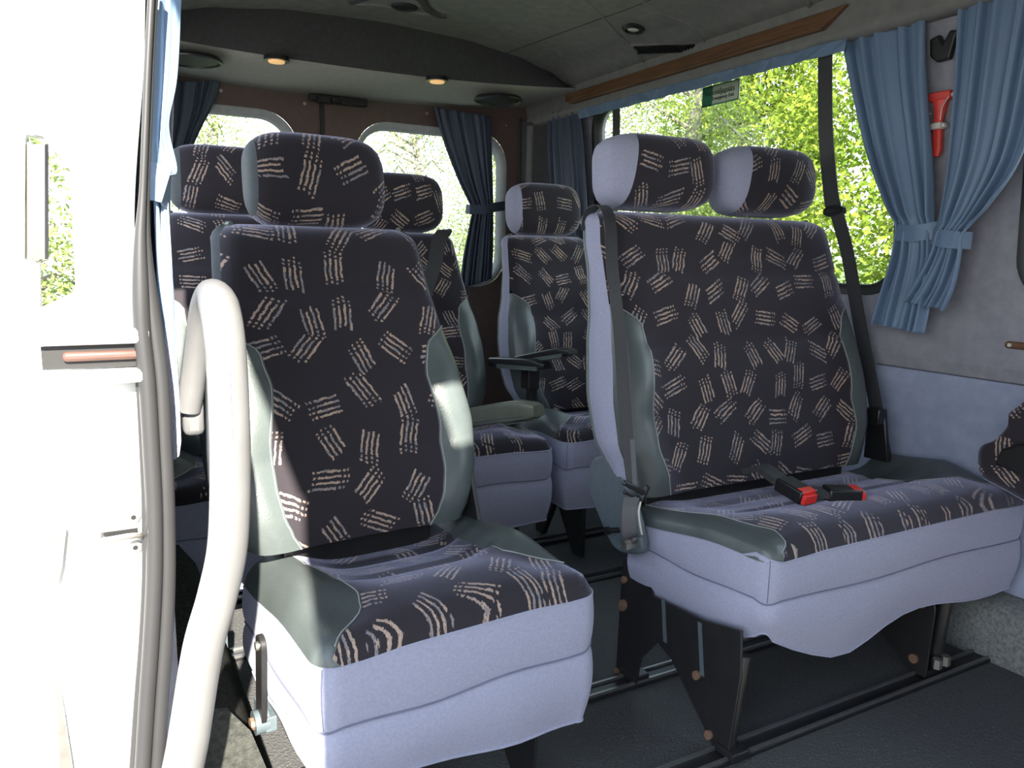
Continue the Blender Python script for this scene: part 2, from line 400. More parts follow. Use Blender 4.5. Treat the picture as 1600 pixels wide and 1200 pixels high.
# right pelmet (the lip above the far windows)
b = MB()
prof = [(XC+0.915, 1.93), (XC+0.905, 1.85), (XC+0.915, 1.80), (XC+0.925, 1.745), (XC+0.915, 1.725), (XC+0.925, 1.705), (XC+0.96, 1.700), (XC+1.02, 1.705), (XC+1.06, 1.93)]
b.grid([[(x, y, z) for (x, z) in prof] for y in [-1.7+5.35*j/24 for j in range(25)]], closed=True)
b.add([(x, 3.65, z) for x, z in prof], [tuple(range(len(prof)))])
o = b.build('trim_1', 'head', ang=60); tag(o, kind='structure')
prof = [(2*XC-x, z) for (x, z) in prof]
b = MB(); b.grid([[(x, y, z) for (x, z) in prof] for y in [0.98+2.6*j/12 for j in range(13)]], closed=True)
o = b.build('trim_2', 'head', ang=60); tag(o, kind='structure')

def hole_wall(b, y0, y1, z0, z1, hole, xf, th, inset=0.0, mi=0):
    """wall panel across x with a rounded hole; hole = (cy, cz, hy, hz, r)"""
    cy, cz, hy, hz, r = hole; hp = rrect(cy, cz, hy, hz, r); op = rect_like(hp, cy, cz, y0, y1, z0, z1)
    hb = rrect(cy, cz, hy-inset, hz-inset, max(r-inset, 0.01))
    rows = [[(xf(q[1]), p, q[1]) if False else (xf(q[1]), q[0], q[1]) for q in op]]
    for t in (0.5, 1): rows.append([(xf(o_[1]+(h[1]-o_[1])*t), o_[0]+(h[0]-o_[0])*t, o_[1]+(h[1]-o_[1])*t) for o_, h in zip(op, hp)])
    rows.append([(xf(h[1])+th, h[0], h[1]) for h in hb])
    b.grid([r_+[r_[0]] for r_ in rows], mi=mi)
    rows = [[(xf(q[1])+th, q[0], q[1]) for q in hb], [(xf(q[1])+th, q[0], q[1]) for q in op]]
    b.grid([r_+[r_[0]] for r_ in rows], mi=mi)

ZT = 1.78
W1 = (2.27, 1.345, 0.765, 0.365, 0.09)      # big emergency window, y 1.435..3.035
W2 = (0.36, 1.345, 0.765, 0.365, 0.09)      # next window, ends at y 1.125
b = MB(); hole_wall(b, 1.28, 3.56, 0.78, ZT, W1, wall_x, 0.05); hole_wall(b, -0.55, 1.28, 0.78, ZT, W2, wall_x, 0.05)
b.grid([[(wall_x(z), -0.55-0.4*i, z) for z in (0.78, 0.99, 1.4, ZT)] for i in range(4)])
b.grid([[(2.115, 3.6, 0.78), (2.115, -1.75, 0.78)], [(2.125, 3.6, 0.745), (2.125, -1.75, 0.745)], [(2.15, 3.6, 0.735), (2.15, -1.75, 0.735)]])
wr = b.build('wall_right', 'wallfelt', ang=50); tag(wr, kind='structure')
b = MB(); b.grid([[(2.145, 3.6, 0.742), (2.145, -1.75, 0.742)], [(2.13, 3.6, 0.71), (2.13, -1.75, 0.71)], [(2.150, 3.6, 0.66), (2.150, -1.75, 0.66)], [(2.155, 3.6, 0.3), (2.155, -1.75, 0.3)], [(2.155, 3.6, -0.02), (2.155, -1.75, -0.02)]], flip=True)
b.box((2.20, 0.95, 0.37), (0.04, 5.4, 0.8))
o = b.build('wall_right', 'wallblue', ang=60); o.name = 'trim_3'; tag(o, kind='structure')
# outer skin of the roof and far side so that no light leaks in
b = MB(); zz = 2.06
for (xa, xb, ya, yb) in ((XC-1.15, XC+1.15, HY1, 3.70), (XC-1.15, XC+1.15, -1.80, HY0-0.32), (XC-1.15, HX0-0.08, HY0-0.32, HY1), (HX1+0.0, XC+1.15, HY0-0.32, HY1)):  # keeps the added sun opening clear through the skin
    b.box(((xa+xb)/2, (ya+yb)/2, 2.02), (xb-xa, yb-ya, 0.02))
b.box((XC+1.10, 0.95, 1.91), (0.05, 5.5, 0.28)); b.box((XC-1.10, 2.40, 1.91), (0.05, 2.6, 0.28))
o = b.build('trim_4', 'white', smooth=False); tag(o, kind='structure')
# windows of the far side
for nme, (cy, cz, hy, hz, r) in (('window_1', W1), ('window_2', W2)):
    root = empty(nme, (2.11, cy, cz)); tag(root, kind='structure')
    b = MB(); L = []
    for (k, dx) in ((0.028, 0.0), (0.026, -0.008), (0.0, -0.008), (-0.006, 0.0), (-0.006, 0.03)):
        L.append([(wall_x(q[1])+dx-2.11, q[0]-cy, q[1]-cz) for q in rrect(cy, cz, hy+k, hz+k, max(r+k, 0.02))])
    b.grid([r_+[r_[0]] for r_ in L]); b.build('window_seal', 'rubber', root, ang=60)
    b = MB(); hp = rrect(0, 0, hy+0.004, hz+0.004, r)
    b.add([(wall_x(cz+q[1])+0.022-2.11, q[0], q[1]) for q in hp]+[(wall_x(cz+q[1])+0.027-2.11, q[0], q[1]) for q in hp],
          [tuple(range(len(hp))), tuple(range(len(hp), 2*len(hp)))[::-1]])
    b.build('window_pane', 'glass', root, smooth=False)

# left wall, rearwards of the door opening, and front part
def wall_xl(z): return 0.085+max(0, z-0.99)*0.085
b = MB(); hole_wall(b, 1.16, 3.60, 0.78, 1.98, (2.25, 1.345, 0.75, 0.36, 0.09), wall_xl, -0.05)
b.box((0.035, 2.39, 0.38), (0.08, 2.44, 0.84))
wl = b.build('wall_left', 'wallfelt', ang=50); tag(wl, kind='structure')
b = MB(); b.box((0.03, -1.10, 0.9), (0.07, 1.4, 2.2)); o = b.build('wall_left', 'wallfelt', smooth=False); o.name = 'trim_5'; tag(o, kind='structure')
b = MB(); b.box((0.03, 0.30, 1.885), (0.10, 1.50, 0.27)); o = b.build('trim_6', 'wallfelt', smooth=False); tag(o, kind='structure')
# cab end: dash and windscreen opening behind the camera
b = MB()
b.box((XC, -1.75, 0.45), (2.3, 0.08, 1.1)); b.box((XC, -1.75, 1.80), (2.3, 0.08, 0.50)); b.box((0.12, -1.75, 1.3), (0.2, 0.08, 1.0)); b.box((2.05, -1.75, 1.3), (0.2, 0.08, 1.0))
o = b.build('wall_front', 'headdark', smooth=False); tag(o, kind='structure')

# ---- rear end with two leaf doors
YR = 3.56
def door_leaf(nme, x0, x1, hx0, hx1, hz0, hz1):
    root = empty(nme, ((x0+x1)/2, YR, 0.0)); tag(root, kind='structure'); ox = (x0+x1)/2
    cx, cz, hx, hz = (hx0+hx1)/2, (hz0+hz1)/2, (hx1-hx0)/2, (hz1-hz0)/2
    b = MB(); hp = rrect(cx, cz, hx, hz, 0.13, 10)
    o1 = rrect(cx, cz, hx+0.032, hz+0.032, 0.155, 10); op = rect_like(o1, cx, cz, x0, x1, 0.02, 1.80)
    rows = [[(p[0]-ox, 0.04, p[1]) for p in op], [(p[0]-ox, 0.0, p[1]) for p in op], [(p[0]-ox, 0.0, p[1]) for p in o1]]
    b.grid([r_+[r_[0]] for r_ in rows]); b.build('door_panel', 'brownwall', root, ang=50)
    b = MB(); rows = []
    for k, dy, in ((0.034, 0.0), (0.026, -0.004), (0.016, 0.0), (0.004, 0.022), (0.0, 0.055)):
        rows.append([(p[0]-ox, dy, p[1]) for p in rrect(cx, cz, hx+k, hz+k, 0.13+k, 10)])
    b.grid([r_+[r_[0]] for r_ in rows]); b.build('window_frame', 'greyframe', root, ang=60)
    b = MB(); b.add([(p[0]-ox, 0.05, p[1]) for p in hp]+[(p[0]-ox, 0.055, p[1]) for p in hp], [tuple(range(len(hp))), tuple(range(len(hp), 2*len(hp)))[::-1]])
    b.build('window_pane', 'glass', root, smooth=False)
    b = MB()
    for k in range(7):
        z = hz0+0.03+k*0.09*0+0.0
    for (q, z) in ((x0+0.07, 1.72), (x1-0.07, 1.70), ((x0+x1)/2, 1.715)):
        b.cyl((q-ox, -0.006, z), (q-ox, 0.002, z), 0.007, 10)
    b.build('panel_screw', 'metal', root)
    return root
door_leaf('door_1', 0.10, 0.935, 0.11, 0.80, 0.95, 1.625)
dr = door_leaf('door_2', 0.945, 1.94, 1.125, 1.845, 0.93, 1.625)
b = MB(); b.box((0.94, YR-0.004, 0.9), (0.016, 0.012, 1.8)); o = b.build('trim_7', 'rubber', smooth=False); tag(o, kind='structure')
# little hinge brackets seen through the gap by the curtain
b = MB()
for z in (1.215, 1.08):
    b.tube([(0.375+0.0, 0.05, z), (0.375, 0.02, z), (0.345, 0.02, z)], 0.004, 6)
b.build('heater_clip', 'blackpl', dr)
# rear right corner post and its lighter rounded edge
b = MB(); b.grid([[(1.94, YR-0.005, z), (1.955, YR-0.03, z), (1.985, YR-0.06, z), (2.02, YR-0.09, z), (2.05, YR-0.13, z), (wall_x(z), YR-0.2, z)] for z in (0.0, 0.9, 1.3, 1.72)], flip=True)
o = b.build('trim_8', 'headdark', ang=60); tag(o, kind='structure')
b = MB(); b.tube([(1.945, YR-0.02, z) for z in (0.0, 0.7, 1.3, 1.74)], 0.006, 8); o = b.build('trim_9', 'rubber'); tag(o, kind='structure')
b = MB(); b.tube([(1.985, YR-0.05, z) for z in (0.0, 0.7, 1.3, 1.70)], 0.02, 10); o = b.build('trim_10', 'head'); tag(o, kind='structure')
# outer back wall around the doors
b = MB(); b.box((XC, YR+0.07, 1.92), (2.3, 0.05, 0.26)); b.box((0.04, YR+0.03, 0.9), (0.12, 0.05, 1.9)); b.box((2.05, YR+0.03, 0.9), (0.22, 0.05, 1.9)); b.box((XC, YR+0.09, 0.4), (2.3, 0.05, 1.0)); 
o = b.build('wall_back', 'brownwall', smooth=False); tag(o, kind='structure')

# ---- overhead air duct across the back
duct = empty('overhead_duct', (XC, 3.1, 1.8)); tag(duct, 'dark felt covered overhead duct bowing across the ceiling above the rear doors', 'duct')
def duct_low(x): return 1.745+0.055*abs((x-0.92)/1.05)**2.2
def duct_front(x): return 3.04+0.05*abs((x-0.9)/1.0)**2
b = MB(); rows = []; b2 = MB(); rows2 = []
for i in range(61):
    x = 0.13+1.87*i/60; zt = ceil_z(x)+0.002; zb = duct_low(x); yf = duct_front(x)
    zb = min(zb, zt-0.004); col = []
    for t in (0, .25, .5, .75, 1): col.append((x-XC, yf+0.03*(1-t)-0.0+0.02*(1-t)**2-3.1, zt+(zb+0.012-zt)*t-1.8))
    rows.append(col)
    bump = 0.028*math.exp(-((x-1.60)/0.13)**2)+0.028*math.exp(-((x-0.36)/0.13)**2)
    c2 = [(x-XC, yf-3.1, zb+0.012-1.8), (x-XC, yf+0.012-3.1, zb+0.002-1.8)]
    for t in (0.15, .3, .5, .7, .85, 1):
        c2.append((x-XC, yf+0.02+(3.57-yf-0.02)*t-3.1, zb+0.0-0.004*t-1.8-bump*math.sin(PI*min(1, t*1.15))))
    rows2.append(c2)
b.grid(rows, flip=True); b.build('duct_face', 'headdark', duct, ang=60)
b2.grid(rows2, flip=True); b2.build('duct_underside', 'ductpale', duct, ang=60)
def speaker(nme, x, y, z, label):
    t = empty(nme, (x, y, z)); tag(t, label, 'speaker', 'ceiling speakers under the overhead duct')
    b = MB(); b.cyl((0, 0, 0.012), (0, 0, 0.0), 0.10, 32); b.tube([(0.1*math.cos(a), 0.1*math.sin(a), 0.0) for a in [2*PI*k/32 for k in range(33)]], 0.007, 8, cap=False); b.build('speaker_rim', 'blackpl', t)
    b = MB(); b.grid([[(r_*math.cos(a), r_*math.sin(a), -0.012*(1-(r_/0.095)**2)) for a in [2*PI*k/32 for k in range(33)]] for r_ in (0.001, 0.03, 0.06, 0.08, 0.095)]); b.build('speaker_grille', 'speaker', t)
speaker('ceiling_speaker', 1.60, 3.12, 1.722, 'round black ceiling speaker above the right rear door window')
speaker('ceiling_speaker', 0.355, 3.10, 1.722, 'round black ceiling speaker beside the left edge, above the left rear curtain')
for px, py, lb in ((432, 92, 'small warm-lit lamp under the duct above the left rear door'), (683, 124, 'small warm-lit lamp under the duct above the right rear door')):
    p = atZ(px, py, 1.742); t = empty('duct_lamp', (p.x, min(p.y, 3.42), 1.74)); tag(t, lb, 'lamp', 'small lamps under the overhead duct')
    b = MB(); b.cyl((0, 0, 0.01), (0, 0, -0.006), 0.045, 24); b.build('lamp_rim', 'blackpl', t)
    b = MB(); b.cyl((0, 0, 0.0), (0, 0, -0.011), 0.033, 24, 0.028); b.build('lamp_lens', 'amber', t)
# latch mechanism hanging over the door split
p = atY(530, 118, 3.5); t = MB()
t.box((p.x, 3.52, 1.722), (0.26, 0.03, 0.03)); t.box((p.x-0.07, 3.50, 1.715), (0.06, 0.03, 0.03)); t.cyl((p.x-0.03, 3.47, 1.715), (p.x-0.03, 3.53, 1.715), 0.012, 10); t.box((p.x+0.06, 3.50, 1.712), (0.1, 0.02, 0.02))
o = t.build('door_latch', 'blackpl', smooth=False, bevel=0.003); tag(o, 'dark rear door latch mechanism above the split between the back doors', 'latch')

# ---- ceiling details
def ceil_curve(nme, pxs, r, mt, label=None):
    pts = bez([on_ceiling(*p) for p in pxs], 6); b = MB(); b.tube([(p.x, p.y, ceil_z(p.x)) for p in pts], r, 8); o = b.build(nme, mt)
    tag(o, kind='structure'); return o
ceil_curve('trim_11', [(880, -30), (915, 0), (960, 46), (1000, 88), (1022, 103)], 0.004, 'head')
ceil_curve('trim_12', [(1022, 103), (1050, 104), (1100, 90)], 0.003, 'head')
ceil_curve('trim_13', [(785, 85), (880, 50), (985, 12), (1060, -20)], 0.0022, 'headdark')
ceil_curve('trim_14', [(960, -50), (990, -8), (1040, 22), (1090, 52), (1125, 78)], 0.006, 'head')
ceil_curve('trim_15', [(1240, -40), (1262, 0), (1275, 20), (1330, 24)], 0.007, 'head')
p = on_ceiling(990, 43); t = empty('ceiling_lamp', p); t.rotation_euler = (0, 0.12, 0); tag(t, 'round clear reading lamp with a black rim set in the grey ceiling', 'lamp')
b = MB(); a32 = [2*PI*k/32 for k in range(33)]
b.grid([[(r_*math.cos(a), r_*math.sin(a), z) for a in a32] for r_, z in ((0.036, 0.002), (0.043, -0.004), (0.036, -0.013), (0.028, -0.012), (0.026, -0.002))]); b.build('lamp_rim', 'blackpl', t)
b = MB(); b.grid([[(r_*math.cos(a), r_*math.sin(a), z) for a in a32] for r_, z in ((0.0005, -0.012), (0.015, -0.011), (0.024, -0.007), (0.027, -0.001))]); b.build('lamp_lens', 'lens', t)
p0 = on_ceiling(992, 74); p1 = on_ceiling(1092, 70); pc = (p0+p1)/2
t = empty('ceiling_vent', pc+Vector((0, 0, -0.006))); d = (p1-p0); 
xa_ = d.normalized(); sl_ = (ceil_z(pc.x+0.02)-ceil_z(pc.x-0.02))/0.04; nn_ = Vector((-sl_, 0, 1)).normalized(); ya_ = nn_.cross(xa_).normalized(); nn_ = xa_.cross(ya_)
mm_ = Matrix((xa_, ya_, nn_)).transposed(); t.rotation_euler = mm_.to_euler(); tag(t, 'slotted black ceiling air vent beside the reading lamp', 'vent')
Ld = d.length
b = MB(); b.box((0, 0, 0.003), (Ld+0.02, 0.055, 0.012)); b.build('vent_frame', 'head', t, bevel=0.003)
b = MB(); b.box((0, 0, -0.004), (Ld*0.93, 0.030, 0.006)); b.build('vent_slot', 'rubber', t, smooth=False)
b = MB()
for k in range(16): b.box((-Ld*0.42+Ld*0.84*k/15, 0, -0.008), (0.004, 0.024, 0.004))
b.box((0, 0.018, -0.006), (Ld*0.95, 0.004, 0.006)); b.box((0, -0.018, -0.006), (Ld*0.95, 0.004, 0.006)); b.build('vent_fin', 'blackpl', t, smooth=False)
# raised handle-like moulding with an opening, top of the picture
t = empty('ceiling_hatch', on_ceiling(628, 6)); tag(t, 'moulded grey ceiling recess with a dark opening, at the top edge above the main seat', 'hatch'); q0 = t.location
pts = bez([on_ceiling(*p) for p in [(548, 2), (575, -6), (620, -16), (655, -4), (668, 12), (685, 22), (698, 24)]], 6)
b = MB(); b.tube([Vector((p.x, p.y, ceil_z(p.x)-0.001))-q0 for p in pts], 0.011, 8, flat=1.6); b.build('hatch_rim', 'headdark', t)
pts = bez([on_ceiling(*p) for p in [(550, 6), (590, 7), (640, 18), (672, 22)]], 6)
b = MB(); b.tube([Vector((p.x, p.y, ceil_z(p.x)+0.002))-q0 for p in pts], 0.008, 8); b.build('hatch_lip', 'head', t)
b = MB(); p = on_ceiling(632, 9)-q0; b.grid([[(p.x+r_*1.3*math.cos(a), p.y+r_*math.sin(a), p.z-0.012+k) for a in a32] for r_, k in ((0.001, 0.006), (0.026, 0.006), (0.030, 0.0), (0.036, 0.003), (0.040, 0.014))]); b.build('hatch_opening', 'speaker', t)

# ---- wooden strip along the pelmet
b = MB(); ya, yb = 1.66, 3.17; xw = XC+0.914
poly = [(ya-0.02, 1.792), (ya+0.07, 1.742), (yb-0.05, 1.748), (yb, 1.762), (yb, 1.795)]
b.prism(poly, 'x', xw-0.012, xw+0.02); b.box((xw-0.013, (ya+yb)/2+0.04, 1.754), (0.006, yb-ya-0.15, 0.004))
o = b.build('wooden_strip', 'wood', bevel=0.003, smooth=False); tag(o, 'brown varnished wooden strip along the pelmet above the far windows', 'trim strip')

# ---- rails in the floor
b = MB()
def rail(y, x0, x1, lab):
    b = MB(); t = empty('floor_rail', ((x0+x1)/2, y, 0)); tag(t, lab, 'floor rail', 'steel rails laid across the floor'); h = (x1-x0)/2
    b.box((0, 0, 0.004), (2*h, 0.052, 0.010)); b.build('rail_base', 'black', t, smooth=False, bevel=0.001)
    b = MB(); b.box((0, -0.02, 0.012), (2*h, 0.006, 0.008)); b.box((0, 0.02, 0.012), (2*h, 0.006, 0.008)); b.build('rail_lip', 'aluminium', t, smooth=False)
rail(1.09, 0.30, 2.06, 'front black floor rail under the front legs of the double bench')
rail(1.415, 0.30, 2.06, 'second floor rail under the rear legs of the double bench')
rail(1.985, 0.20, 2.06, 'third floor rail behind the double bench, in the aisle')
rail(2.34, 0.20, 2.06, 'rearmost floor rail under the back row')
# carpeted wheel boxes
b = MB()
pr = [(2.155, 0.0), (2.055, 0.0), (2.05, 0.05), (2.065, 0.13), (2.085, 0.155), (2.155, 0.165)]
b.grid([[(x+(0.02*math.sin(y*9)+0.0)*0.3, y, z) for x, z in pr] for y in [0.2+2.2*i/30 for i in range(31)]], flip=True)
o = b.build('trim_16', 'carpet', ang=80); tag(o, kind='structure')
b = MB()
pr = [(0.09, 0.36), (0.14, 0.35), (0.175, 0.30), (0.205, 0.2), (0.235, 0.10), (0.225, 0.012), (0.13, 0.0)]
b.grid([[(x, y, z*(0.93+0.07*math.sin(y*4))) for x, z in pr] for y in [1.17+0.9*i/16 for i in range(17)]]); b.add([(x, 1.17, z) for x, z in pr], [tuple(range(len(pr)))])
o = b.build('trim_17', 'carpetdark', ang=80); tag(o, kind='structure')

# ------------------------------------------------------------------ SEATS
def headrest(parent, x, y, z, hw, hh, hd, seed, side='lav', tilt=0.12, fab=0.80, rz=0.0):
    """rounded cushion: patterned wrap with plain side panels"""
    NU, NA = 26, 36
    fl_, fr_ = fab if isinstance(fab, tuple) else (fab, fab); slant = 0.20 if fl_ < 0.7 else 0.05
    h = empty('headrest', (x, y, z)); h.parent = parent; h.rotation_euler = (-tilt, 0, rz)
    def ring(s):
        e = max(0.0, 1-abs(s)**4.2)**(1/2.5); pts = []; uv = []
        for k in range(NA+1):
            a = 2*PI*k/NA-PI/2*0; ca, sa = math.cos(a), math.sin(a); n = 3.0
            rr = (abs(ca)**n+abs(sa)**n)**(-1/n)
            zz = rr*sa*hh*(0.30+0.70*e); yy = rr*ca*hd*(0.25+0.75*e)
            yy += -0.10*hd*math.cos(PI*zz/hh/2)  # belly forward
            pts.append((s*hw+slant*hw*zz/hh*(1-s*s), yy, zz)); uv.append((s*hw+seed, k/NA*2*PI*(hh+hd)*0.55))
        return pts, uv
    def part(nm, s0, s1, mt, n):
        b = MB(); rs = [ring(s0+(s1-s0)*i/n) for i in range(n+1)]
        b.grid([r_[0] for r_ in rs], [r_[1] for r_ in rs])
        return b, rs
    b, _ = part('c', -fl_, fr_, 'fabric', NU); b.build('headrest_cover', 'fabric', h, ang=180)
    for sg, fab in ((-1, fl_), (1, fr_)):
        ss = [fab, fab+(1-fab)*0.35, fab+(1-fab)*0.65, fab+(1-fab)*0.85, fab+(1-fab)*0.96, 1.0]
        rs = [ring(sg*q)[0] for q in ss]; b = MB(); b.grid(rs, flip=(sg < 0))
        c = Vector((sg*hw*1.0, 0, 0)); b.add(rs[-1], [tuple(range(len(rs[-1])))]); b.build('side_panel', side, h, ang=180)
    for sx in (-0.05, 0.05):
        b = MB(); b.cyl((sx, 0.01, -hh*0.8), (sx, 0.01, -hh-0.10), 0.006, 8); b.build('headrest_post', 'metal', h)
    return h

def make_seat(name, label, cat, loc, rz, W, back, top, y0, lean, heads, hd, zc=0.445, T=0.10, shell='shell', gusset='lav', hem=None, lw=0.125, lwr=None, ltab=None, lbol=1.0,
              fbw=0.068, seam=0.115, depth=0.43, seed=0.0, group=None, bgusset=None, dx=0.0, zb=0.47, cr=0.04, bol=0.024, taper=0.0, leg=True, hemz=0.21):
    S = empty(name, loc, rz); tag(S, label, cat, group)
    back_w = back
    # --- backrest: rows up the front face, rolling over the top
    NR, NC = 46, 26
    rows = []
    H_ = top-zb
    for i in range(NR+1):
        s = i/NR
        if s < 0.90: q = s/0.90; z = zb+(H_-0.035)*q; t = T*(0.75+0.25*math.sin(PI*min(1, q*1.2))); yo = 0
        else:
            q = (s-0.90)/0.10; a = q*PI/2; z = zb+H_-0.035+0.035*math.sin(a); t = T*0.86*max(math.cos(a), 0.02); yo = T*0.43*(1-math.cos(a))
        wz = lerp(back_w, z); wz -= 0.022*sstep(0.9, 1.0, s)**2*1.0
        yf = y0+(z-zb)*lean+0.02*math.sin(PI*min(1, (z-zb)/H_))*-1
        rows.append((z, wz, yf+yo, t))
    lt = [(zb, 0.93), (zb+(top-zb)*0.3, 1.0), (zb+(top-zb)*0.50, 1.0), (zb+(top-zb)*0.60, 0.72), (zb+(top-zb)*0.675, 0.0)]
    def inset(z): return fbw*(lerp(lt, z))
    def fy(x, z, wz, yf):
        u = abs(x)/wz; e = 0
        if wz-abs(x) < 0.03: k = ((abs(x)-(wz-0.03))/0.03); e = 0.03*(1-math.sqrt(max(0, 1-k*k)))
        bl = bol*math.exp(-((abs(x)-(wz-0.055))/0.05)**2)*sstep(top-0.15, zb+0.25, z)*sstep(zb-0.05, zb+0.06, z)
        g1 = 0.006*math.exp(-((z-(zb+H_*0.53))/0.006)**2)+0.006*math.exp(-((z-(zb+H_*0.78))/0.006)**2)
        puff = 0.012*abs(math.sin(PI*(z-zb)/H_*3.6))*sstep(wz, wz-0.1, abs(x))
        return yf+e-bl+g1*(1 if wz-abs(x) > inset(z) else 0)-puff
    acc = [0]
    for i in range(1, NR+1): acc.append(acc[-1]+math.hypot(rows[i][0]-rows[i-1][0], rows[i][2]-rows[i-1][2]))
    def P(x, i): z, wz, yf, t = rows[i]; return (x+dx, fy(x, z, wz, yf), z)
    b = MB(); gr, gu = [], []
    for i in range(NR+1):
        z, wz, yf, t = rows[i]; f = wz-inset(z); r_, u_ = [], []
        for k in range(NC+1):
            x = -f+2*f*k/NC
            if inset(z) < 0.001: x = math.copysign(abs(x/f)**0.85, x)*f
            r_.append(P(x, i)); u_.append((x+seed, acc[i]+seed*1.7))
        gr.append(r_); gu.append(u_)
    b.grid(gr, gu); bp = b.build('backrest', 'fabric', S, ang=180)
    for sg in (-1, 1):
        b = MB(); gr = []
        for i in range(NR+1):
            z, wz, yf, t = rows[i]; f = wz-inset(z)
            if inset(z) <= 0.0005: break
            gr.append([P(sg*(f+(wz-f)*(k/8)**0.8), i) for k in range(9)])
        b.grid(gr, flip=(sg < 0)); bo = b.build('backrest_bolster', 'leather', S, ang=180)
        b = MB(); b.tube([Vector(r_[0])+Vector((sg*0.004, -0.0008, 0)) for r_ in gr], 0.0012, 5); b.build('stitching', 'thread', bo)
    # gusset (side band), shell (back)
    for sg in (-1, 1):
        b = MB(); gr = []
        for i in range(NR+1):
            z, wz, yf, t = rows[i]; p = P(sg*wz, i); gr.append([(p[0]+sg*0.012*math.sin(PI*k/6), p[1]+(yf+t-p[1])*k/6, z) for k in range(7)])
        b.grid(gr, flip=(sg < 0)); gs = b.build('side_panel', bgusset or gusset, S, ang=180)
        b = MB(); b.tube([(sg*rows[i][1]+dx, rows[i][2]+rows[i][3], rows[i][0]) for i in range(NR+1)], 0.006, 8)
        b.build('piping', 'piping', S)
    b = MB(); gr = []
    for i in range(NR+1):
        z, wz, yf, t = rows[i]; gr.append([(dx-wz+2*wz*k/10, yf+t+0.018*math.sin(PI*k/10), z) for k in range(11)])
    b.grid(gr, flip=True)
    z, wz, yf, t = rows[0]; b.grid([[P(-wz+2*wz*k/10, 0) for k in range(11)], [(dx-wz+2*wz*k/10, yf+t+0.018*math.sin(PI*k/10), z) for k in range(11)]])
    b.build('back_shell', shell, S, ang=180)
    # --- cushion
    lw_ = lw
    hw = W/2
    def sdf(x, y):
        qx = abs(x)-(hwy(y)-cr); qy = -(y-cr)
        return -(math.hypot(max(qx, 0), max(qy, 0))+min(max(qx, qy), 0)-cr)
    def hwy(y): return hw+taper*y
    def ztop(x, y):
        d = sdf(x, y); r_ = 0.045; e = 0
        if d < r_: k = 1-max(d, 0)/r_; e = r_*0.85*(1-math.sqrt(max(0, 1-k*k)))
        z = zc+0.012-e-0.035*sstep(0.10, depth, y)
        z += 0.045*(lbol if x < 0 else 1)*sstep(0.09, 0.22, y)*math.exp(-((abs(x)-(hwy(y)-0.075))/0.06)**2)
        cen = sstep(hwy(y)-0.06, hwy(y)-0.16, abs(x))
        z += 0.022*math.exp(-((y-0.10)/0.09)**2)*cen*0.9
        z += -0.012*math.exp(-((y-0.205)/0.010)**2)*cen-0.012*math.exp(-((y-0.325)/0.010)**2)*cen
        return z
    NV = 30; ys = [depth*(k/NV)**1.25 for k in range(NV+1)]
    def outl(y):
        if y < cr: return hwy(y)-cr+math.sqrt(max(0, cr*cr-(cr-y)**2))
        return hwy(y)
    def fb(y, sg=-1):       # half width of the patterned centre
        o_ = outl(y); lw = lw_ if sg < 0 else (lwr or lw_)
        if sg < 0 and ltab: return max(0.01, min(o_, hwy(y)-lerp(ltab, y)))
        return min(o_, lerp([(0, hw+0.05), (0.05, hw+0.02), (0.09, hw-0.035*lw/0.125), (0.15, hw-lw*0.92), (0.22, hw-lw), (depth, hw-lw*0.92)], y))
    b = MB(); gr, gu = [], []; ed = 0
    for j, y in enumerate(ys):
        f, f2 = fb(y), fb(y, 1); r_, u_ = [], []
        for k in range(NC+1):
            x = -f+(f+f2)*k/NC; z = ztop(x, y); r_.append((x, y, z)); u_.append((x+seed*2, y+seed+(zc-z)*0.5))
        gr.append(r_); gu.append(u_)
    b.grid(gr, gu); b.build('cushion', 'fabric', S, ang=180)
    for sg in (-1, 1):
        b = MB(); gr = []
        for y in ys:
            f, o_ = fb(y, sg), outl(y)
            gr.append([(sg*(f+(o_-f)*k/10), y, ztop(sg*(f+(o_-f)*k/10), y)) for k in range(11)])
        while len(gr) > 2 and abs(gr[1][0][0]-gr[1][-1][0]) < 1e-5: gr.pop(0)
        b.grid(gr, flip=(sg < 0)); lo = b.build('cushion_bolster', 'leather', S, ang=180)
        b = MB(); b.tube([Vector(r_[0])+Vector((sg*0.004, 0.0, 0.0010)) for r_ in gr if abs(r_[0][0]-r_[-1][0]) > 0.02], 0.0012, 5); b.build('stitching', 'thread', lo)
    # perimeter from rear left, round the front, to rear right
    per = []
    for j in range(12, 0, -1): y = cr+(depth-cr)*j/12; per.append((-hwy(y), y))
    for k in range(9): a = PI+PI/2*k/8; per.append((-(hw-cr)+cr*math.cos(a), cr+cr*math.sin(a)))
    for k in range(1, 14): per.append((-(hw-cr)+2*(hw-cr)*k/14, 0.0))
    for k in range(9): a = 3*PI/2+PI/2*k/8; per.append((hw-cr+cr*math.cos(a), cr+cr*math.sin(a)))
    for j in range(1, 13): y = cr+(depth-cr)*j/12; per.append((hwy(y), y))
    # outward normals
    def offp(k, o_):
        a = Vector(per[max(k-1, 0)]); c = Vector(per[min(k+1, len(per)-1)]); t = (c-a).normalized(); n_ = Vector((t.y, -t.x))
        return per[k][0]+n_.x*o_, per[k][1]+n_.y*o_
    L = [0]
    for k in range(1, len(per)): L.append(L[-1]+math.dist(per[k], per[k-1]))
    hemf = hem or (lambda t, x, y: hemz+0.012*math.sin(t*9)*0.5)
    b = MB(); gr = []
